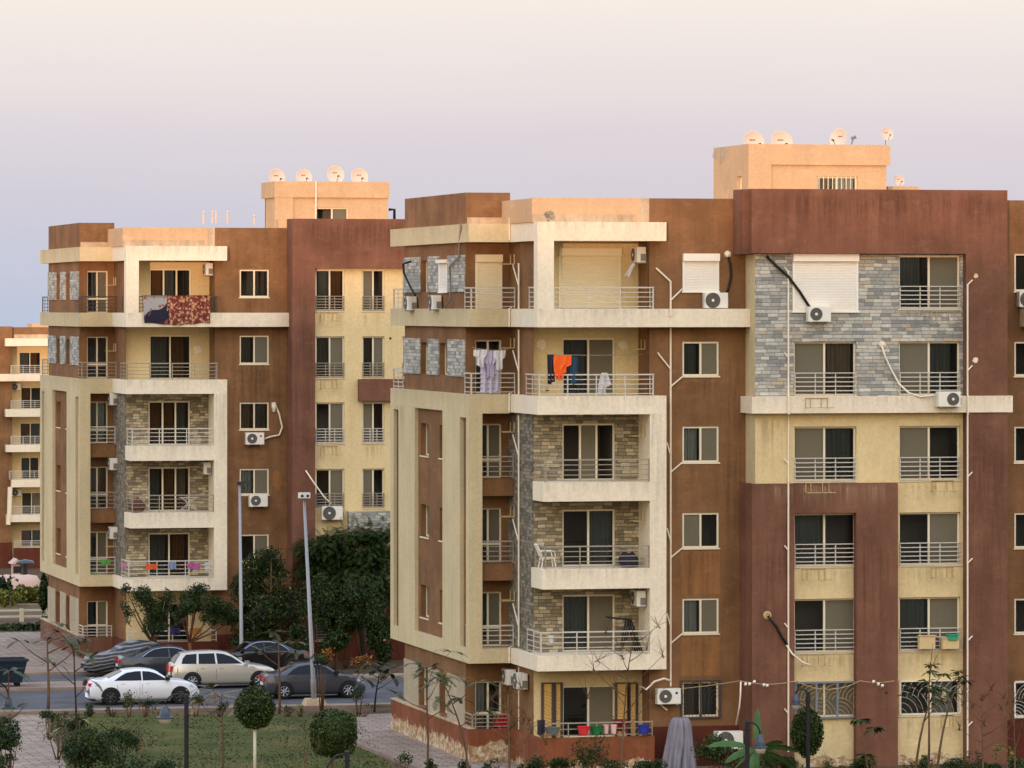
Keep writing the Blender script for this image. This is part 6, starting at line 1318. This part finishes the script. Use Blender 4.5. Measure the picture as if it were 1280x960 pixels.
acacia(468, 890, 838, 'dark leaning sapling at kerb right of dark grey sedan', 8, .045, spread=.7, mat=LF_DK, tm=BARKD, lean=.3, tipk=5)
# leafless trees
def bare(px, pb, ptop, label, seed, r0=.045, n=7, spread=1.0, tm=BARK, lean=0.0, start=.35, twig=7):
    b = G(px, pb); Y = b[1]; r = random.Random(seed); h = Z(ptop, px, Y); tr, tips = limbs(b, h, r, n, spread, r0, (lean, 0), start)
    for tp in tips:
        for _ in range(twig):
            p = Vector(tp); d = Vector((r.gauss(0, .5), r.gauss(0, .5), r.uniform(.3, 1))).normalized(); q_ = p + d * r.uniform(.3, .8); tr.tube([tuple(p - d * .12), tuple(p.lerp(q_, .5) + Vector((r.gauss(0, .03), 0, .02))), tuple(q_)], [.008, .006, .003], 4)
    return plant('bare_tree', b, label, 'bare tree', tr, tm, None, None, 'leafless young trees', 'branches')
bare(775, 985, 800, 'bare tree with fine twigs before right end of terrace', 11, .042, 11, 1.3, BARK, .5)
bare(636, 985, 868, 'pale bare tree before corner between the two terraces', 12, .05, 6, .9)
bare(655, 990, 900, 'thin bare sapling at left end of front terrace', 13, .035, 5, .8)
bare(1228, 980, 872, 'bare pale shrub tree before maroon pilaster', 14, .04, 8, 1.1)
bare(1268, 980, 875, 'bare sapling in front of the rightmost grille window', 15, .035, 6, 1.0)
bare(175, 985, 880, 'thin bare stem on the lawn left of black park lamp', 16, .025, 4, .5, twig=3)
bare(380, 990, 905, 'thin dry stem on lawn left of ball bush', 17, .025, 5, .6, twig=3)
acacia(100, 985, 900, 'pale forked sapling above dark hedge shrub', 18, .04, mat=LF_YG, spread=.8, n=4, tipk=1)
# broad-leaved slender trees before the cream wall: three stems, leaf whorls
r = random.Random(5)
for j, (px, ptop, lean, lab) in enumerate(((1143, 862, .75, 'left slender tree of three before the ground floor grille window'), (1160, 838, .1, 'middle slender tree of three before the ground floor grille window'), (1170, 846, .9, 'right slender tree of three before the ground floor grille window'))):
    b = G(px, 985); h = Z(ptop, px, b[1]); tr, tips = limbs(b, h, r, 4, .9, .055, (lean, 0), .62); lf = MB()
    if j == 1: p = tips[-1]; tr.tube([tuple(p), (p.x + .1, p.y, p.z + .9)], [.02, .006], 5); tr.tube([tuple(p), (p.x + .35, p.y, p.z + .7)], [.015, .006], 5)
    for tp in tips:
        for _ in range(13):
            a = r.random() * 2 * pi; d = Vector((cos(a), sin(a), r.uniform(-.5, .35))).normalized(); L = r.uniform(.25, .45); sd = d.cross(Vector((0, 0, 1))).normalized() * .055; p = Vector(tp); e = Vector((0, 0, -.1 * L))
            lf.add([p, p + d * L * .6 + sd + e * .5, p + d * L + e * 2, p + d * L * .6 - sd + e * .5], [(0, 1, 2, 3)])
    plant('slender_tree', b, lab, 'tree', tr, BARK, lf, LF_TOP, 'slender trees by the cream wall')
# leafy shoots against the maroon pier
b = G(1088, 980); tr, lf = MB(), MB()
for dx, hh_ in ((-.2, 1.0), (.15, 1.9), (-.35, 2.2)):
    e = Vector((b[0] + dx, b[1], hh_)); tr.tube([b, tuple(Vector(b).lerp(e, .5)), tuple(e)], [.025, .02, .01], 5)
    for _ in range(11):
        a = r.random() * 2 * pi; d = Vector((cos(a), sin(a), r.uniform(-.5, .2))); L = .42; sd = d.cross(Vector((0, 0, 1))).normalized() * .09; lf.add([e, e + d * L * .6 + sd, e + d * L + Vector((0, 0, -.08)), e + d * L * .6 - sd], [(0, 1, 2, 3)])
plant('leafy_shoot', b, 'leafy shoots rising before the middle maroon pier', 'plant', tr, BARK, lf, LF_DK, None, 'stems', 'foliage')
# banana plant
b = G(946, 985); tr = MB(); tr.tube([b, (b[0], b[1], 1.3)], [.13, .08], 10); t = plant('banana_plant', b, 'banana plant with big arching leaves behind black park lamp', 'banana plant', tr, LF_BAN, None, None)
bt = Vector((b[0], b[1], 1.25))
for a, el, L in ((2.85, .55, 1.75), (3.5, .2, 1.3), (1.35, 1.32, 1.5), (.55, .6, 1.2), (.15, .42, 1.6), (-.25, .0, 1.55), (-.7, -.35, 1.3), (-1.9, -.1, 1.3), (2.2, -.2, 1.1), (1.0, .9, 1.1)):
    m = MB(); d = Vector((cos(a) * cos(el), sin(a) * cos(el) * .6, sin(el))).normalized(); p = Vector(bt); n = 12; vv = []
    side = d.cross(Vector((0, 0, 1))); side = side.normalized() if side.length > .2 else Vector((1, 0, 0))
    side = (side * .6 + Vector((0, -.1, .75 if el < 1 else 0))).normalized()
    for i in range(n + 1):
        w_ = .14 * sin(pi * min(1, max(0.02, (i - 1.2) / (n - 1.2)))) ** .55 if i > 1 else .02
        nk = .8 if i % 2 else 1.0
        vv += [tuple(p - side * w_ * nk + Vector((0, 0, -.04))), tuple(p), tuple(p + side * w_ * nk + Vector((0, 0, -.04)))]; d = (d + Vector((0, 0, -.075))).normalized(); p = p + d * L / n
    m.add(vv, [(3 * i + j, 3 * i + j + 1, 3 * i + j + 4, 3 * i + j + 3) for i in range(n) for j in (0, 1)]); m.build('leaf', LF_BAN, t)
# trees before the far block
def bigtree(px, Y, ptop, blobs, label, n, s, mat, seed, tm=BARK, gap=.4, name='tree', r0=.1, grp='street trees by the far block', asp=.5, fr=1.2, frd=None):
    b = (X(px, Y), Y, 0.0); k = (Y - CY) / CT / F; m = MB(); lf = MB(); r = random.Random(seed); bl = []
    tops = [q(a, c, Y) for a, c, _, _ in blobs]; zc_ = min(t_[2] for t_ in tops)
    fork = Vector((b[0], Y, max(.8, zc_ * .55))); m.tube([b, tuple(Vector(b).lerp(fork, .5) + Vector((.06, 0, 0))), tuple(fork)], [r0, r0 * .85, r0 * .75], 8)
    for (a, c, rx_, rz_), tp in zip(blobs, tops):
        yo = r.uniform(-.6, .6) * rx_ * k; e = Vector((tp[0], Y + yo, tp[2])); m.tube([tuple(fork), tuple(fork.lerp(e, .5) + Vector((0, 0, -.1))), tuple(e)], [r0 * .5, r0 * .35, r0 * .15], 6)
        bl.append((tp[0], Y + yo, tp[2], rx_ * k, rx_ * k * .8, rz_ * k))
    if frd:
        for (x_, y_, z_, a_, b_2, c_) in bl:
            for _ in range(int(frd * a_ * c_)):
                d = Vector((r.gauss(0, 1), r.gauss(0, 1), r.gauss(0, 1))).normalized(); rad = r.random() ** .4; a = r.random() * 6.28
                frond(lf, (x_ + d.x * a_ * rad, y_ + d.y * b_2 * rad, z_ + d.z * c_ * rad), (d.x + cos(a) * .6, d.y + sin(a) * .6, .25), r.uniform(.45, .8), r, .6, .12, 11, .026)
    else: crown(lf, bl, n, s, seed, asp, .5, gap, fr)
    return plant(name, b, label, 'tree', m, tm, lf, mat, grp)
bigtree(193, 48.6, 730, [(178, 745, 15, 14), (192, 760, 24, 18), (174, 772, 20, 15), (206, 752, 18, 16), (192, 783, 18, 10), (158, 737, 8, 9), (162, 758, 12, 12)], 'small round leaved tree before left half of far block', 15000, .1, LF_DK, 21, gap=.36)
bigtree(237, 48.4, 728, [(245, 750, 20, 17), (264, 762, 20, 20), (230, 765, 18, 18), (250, 736, 14, 8), (280, 767, 16, 16), (219, 745, 12, 10), (292, 775, 10, 14)], 'small tree with reddish trunk before the far block', 15000, .1, LF_DK, 22, tm=simple('reddish_bark', lin(110, 66, 44), .9, var=.2), gap=.42)
bigtree(338, 49.2, 690, [(330, 712, 30, 24), (312, 735, 24, 24), (350, 735, 28, 26), (325, 765, 34, 22), (356, 768, 22, 22), (300, 780, 14, 18), (340, 792, 28, 14), (338, 692, 14, 10)], 'dense dark tree with yellow flowers behind black sedan', 30000, .12, LF_FLW, 23, gap=.3, r0=.13)
bigtree(452, 49.8, 655, [(400, 685, 30, 14), (438, 672, 28, 14), (470, 668, 22, 16), (420, 700, 36, 16), (462, 698, 30, 20), (395, 712, 20, 14), (445, 725, 34, 20), (478, 735, 20, 26), (480, 690, 16, 30), (405, 735, 20, 12)], 'spreading dark acacia with feathery canopy in gap between blocks', 0, .2, LF_DK, 24, tm=BARKD, r0=.16, frd=820)
bush(432, 775, 40, 24, 836, 'dark undergrowth under the spreading acacia', LF_DK, 91, 16000, .12, gap=.3); bush(475, 800, 24, 34, 836, 'tall dark shrub beside corner of near block', LF_DK, 92, 14000, .12, gap=.28)
bush(418, 802, 20, 18, 838, 'dark shrub left of orange dry plants', LF_DK, 93, 6000, .12); bush(447, 826, 18, 10, 841, 'orange dry plant behind dark grey sedan, nearer the block', LF_OR, 94, 420, .15, gap=.5); bush(408, 818, 14, 12, 840, 'orange dry plant just right of leaning lamp post', LF_OR, 95, 380, .15, gap=.5)
bush(375, 800, 14, 30, 838, 'dark shrub between black sedan and leaning lamp post', LF_DK, 96, 6000, .12)
bush(398, 752, 30, 40, 837, 'tall dark shrub right of dense flowering tree', LF_DK, 97, 8000, .12, gap=.44); bush(455, 760, 36, 44, 836, 'broad dark shrub filling the gap below the acacia', LF_DK, 98, 9000, .12, gap=.44)
bush(318, 800, 36, 18, 834, 'dark low shrub at foot of dense flowering tree', LF_DK, 99, 6000, .12, gap=.3)
# far left garden: clipped column, hedges, fence, bushes
def far_bush(px0, px1, py0, py1, Y, label, mat, seed, n, s=.22, cat='hedge', name='hedge', gap=.25):
    c = q((px0 + px1) / 2, (py0 + py1) / 2, Y); k = (Y - CY) / CT / F; bl = []; r = random.Random(seed); w_ = (px1 - px0) / 2 * k; h = (py1 - py0) / 2 * k; nb = max(2, int(w_ / h + 1))
    for i in range(nb): bl.append((c[0] - w_ + 2 * w_ * (i + .5) / nb, Y + r.uniform(-.3, .3), c[2], w_ / nb * 1.25, min(1.2, w_), h * 1.05))
    m = MB(); crown(m, bl, n, s, seed, hollow=.4, gap=gap, fr=1.4); return plant(name, (c[0], Y, gz(Y)), label, cat, None, None, m, mat, None, 'stems', 'foliage')
far_bush(51, 66, 719, 764, 80, 'tall dark clipped column hedge against side of far block', LF_DK, 101, 2600, .2)
far_bush(0, 58, 779, 796, 76, 'dark low hedge in front of pale garden fence', LF_DK, 102, 2200)
far_bush(-5, 22, 720, 752, 103, 'dark green bush left of pale playground path', LF_DK, 103, 1200, .25, 'bush', 'bush'); far_bush(20, 52, 732, 757, 101, 'yellow green bush behind pale garden fence', LF_YG, 104, 1300, .25, 'bush', 'bush'); far_bush(0, 24, 738, 758, 98, 'olive bush at left edge behind pale garden fence', LF_YG, 105, 900, .25, 'bush', 'bush')
far_bush(52, 74, 770, 792, 75, 'ragged green shrub by corner of far block terrace', LF_OL, 106, 900, .2, 'bush', 'bush', .4)
Yf = 82; M_FENCE = simple('cream_fence', lin(200, 194, 166), .6); t = thing('garden_fence', q(27, 785, Yf), 'pale two rail garden fence with single post at left', 'fence')
for py in (763, 770.5): m = MB(); z = Z(py, 27, Yf); m.box(X(-20, Yf), X(62, Yf), Yf - .04, Yf + .04, z - .05, z + .05); m.build('rail', M_FENCE, t)
for px in (-15, 27, 60): m = MB(); x = X(px, Yf); m.prism([(x - .1, Yf - .1), (x + .1, Yf - .1), (x + .1, Yf + .1), (x - .1, Yf + .1)], 0, Z(761, 27, Yf)); m.build('post', M_FENCE, t)
m = MB(); m.box(X(-10, 99), X(48, 99), 99, 99.5, gz(99) - .1, Z(755.5, 20, 99)); tag(m.build('low_wall', M_KERB, loc=(X(20, 99), 99, gz(99))), 'low pale wall behind garden fence at left', 'wall')
# little playground: toy house, mushroom shades, rocks
Yp = 150; M_PINK = simple('pale_pink_paint', lin(190, 160, 144), .7); x0, x1 = X(17.5, Yp), X(25, Yp); zb, zt = Z(717, 20, Yp), Z(705, 20, Yp)
t = thing('play_house', (x0, Yp, gz(Yp)), 'small pink play house with pitched roof in distant playground', 'play house')
m = MB(); m.box(x0, x1, Yp, Yp + 1.4, gz(Yp) - .3, zt); m.build('wall', M_PINK, t)
m = MB(); xm = (x0 + x1) / 2; zp = Z(698.5, 20, Yp); m.add([(x0 - .2, Yp - .2, zt), (x1 + .2, Yp - .2, zt), (xm, Yp - .2, zp), (x0 - .2, Yp + 1.6, zt), (x1 + .2, Yp + 1.6, zt), (xm, Yp + 1.6, zp)], [(0, 1, 2), (3, 5, 4), (0, 2, 5, 3), (1, 4, 5, 2), (0, 3, 4, 1)]); m.build('roof', M_PINK, t)
m = MB(); m.box(xm - .25, xm + .3, Yp - .03, Yp - .003, zt - .6, zt - .15); m.build('window', M_BLACK, t)
for px, py, lab in ((31.5, 699, 'tall grey mushroom shade right of pink play house'),):
    x = X(px, Yp - 6); z = Z(py, px, Yp - 6); m = MB(); m.lathe([(.16, gz(Yp) - .3 - z), (.16, -.35), (.62, -.3), (.5, -.1), (.001, 0)], (x, Yp - 6, z), (0, 0, 1), 14); tag(m.build('mushroom_shade', M_DOME, loc=(x, Yp - 6, gz(Yp)), smooth=True), lab, 'shade')
for i, (px, py, w_, lab) in enumerate(((8, 722, 1.0, 'pink rock form at left edge of distant playground'), (21, 722, 1.4, 'broad pink rock form below pink play house'), (35, 722, .8, 'pink rock form below grey mushroom shade'))):
    Yq = 138; c = q(px, py, Yq); m = MB(); m.lathe([(w_, -.9), (w_ * .95, -.2), (w_ * .7, .12), (.001, .2)], c, (0, 0, 1), 14); tag(m.build('play_rock', M_PINK, loc=(c[0], Yq, gz(Yq)), smooth=True), lab, 'rock form')
# short grass over the lawn
m = MB(); r = random.Random(9)
for _ in range(14000):
    px, py = r.uniform(60, 500), 893 + 72 * r.random(); p = G(px, py)
    if px > 444 + (py - 893) * .7 or px < 60 + (py - 893) * .5: continue
    k = noise.noise(Vector((p[0] * .6, p[1] * .25, 0)))
    if r.random() > .6 + k: continue
    a = r.random() * 6.28; h = r.uniform(.02, .07); d = Vector((cos(a) * .04, sin(a) * .04, 0)); v = Vector(p); m.add([v - d, v + d, v + Vector((d.y * 1.5, -d.x * 1.5, h))], [(0, 1, 2)])
LF_GR = leafmat('grass_blade', [(0, lin(58, 66, 28)), (.5, lin(74, 78, 36)), (1, lin(98, 92, 48))])
tag(m.build('grass', LF_GR), 'short dry grass on the lawn', 'grass', kind='stuff')
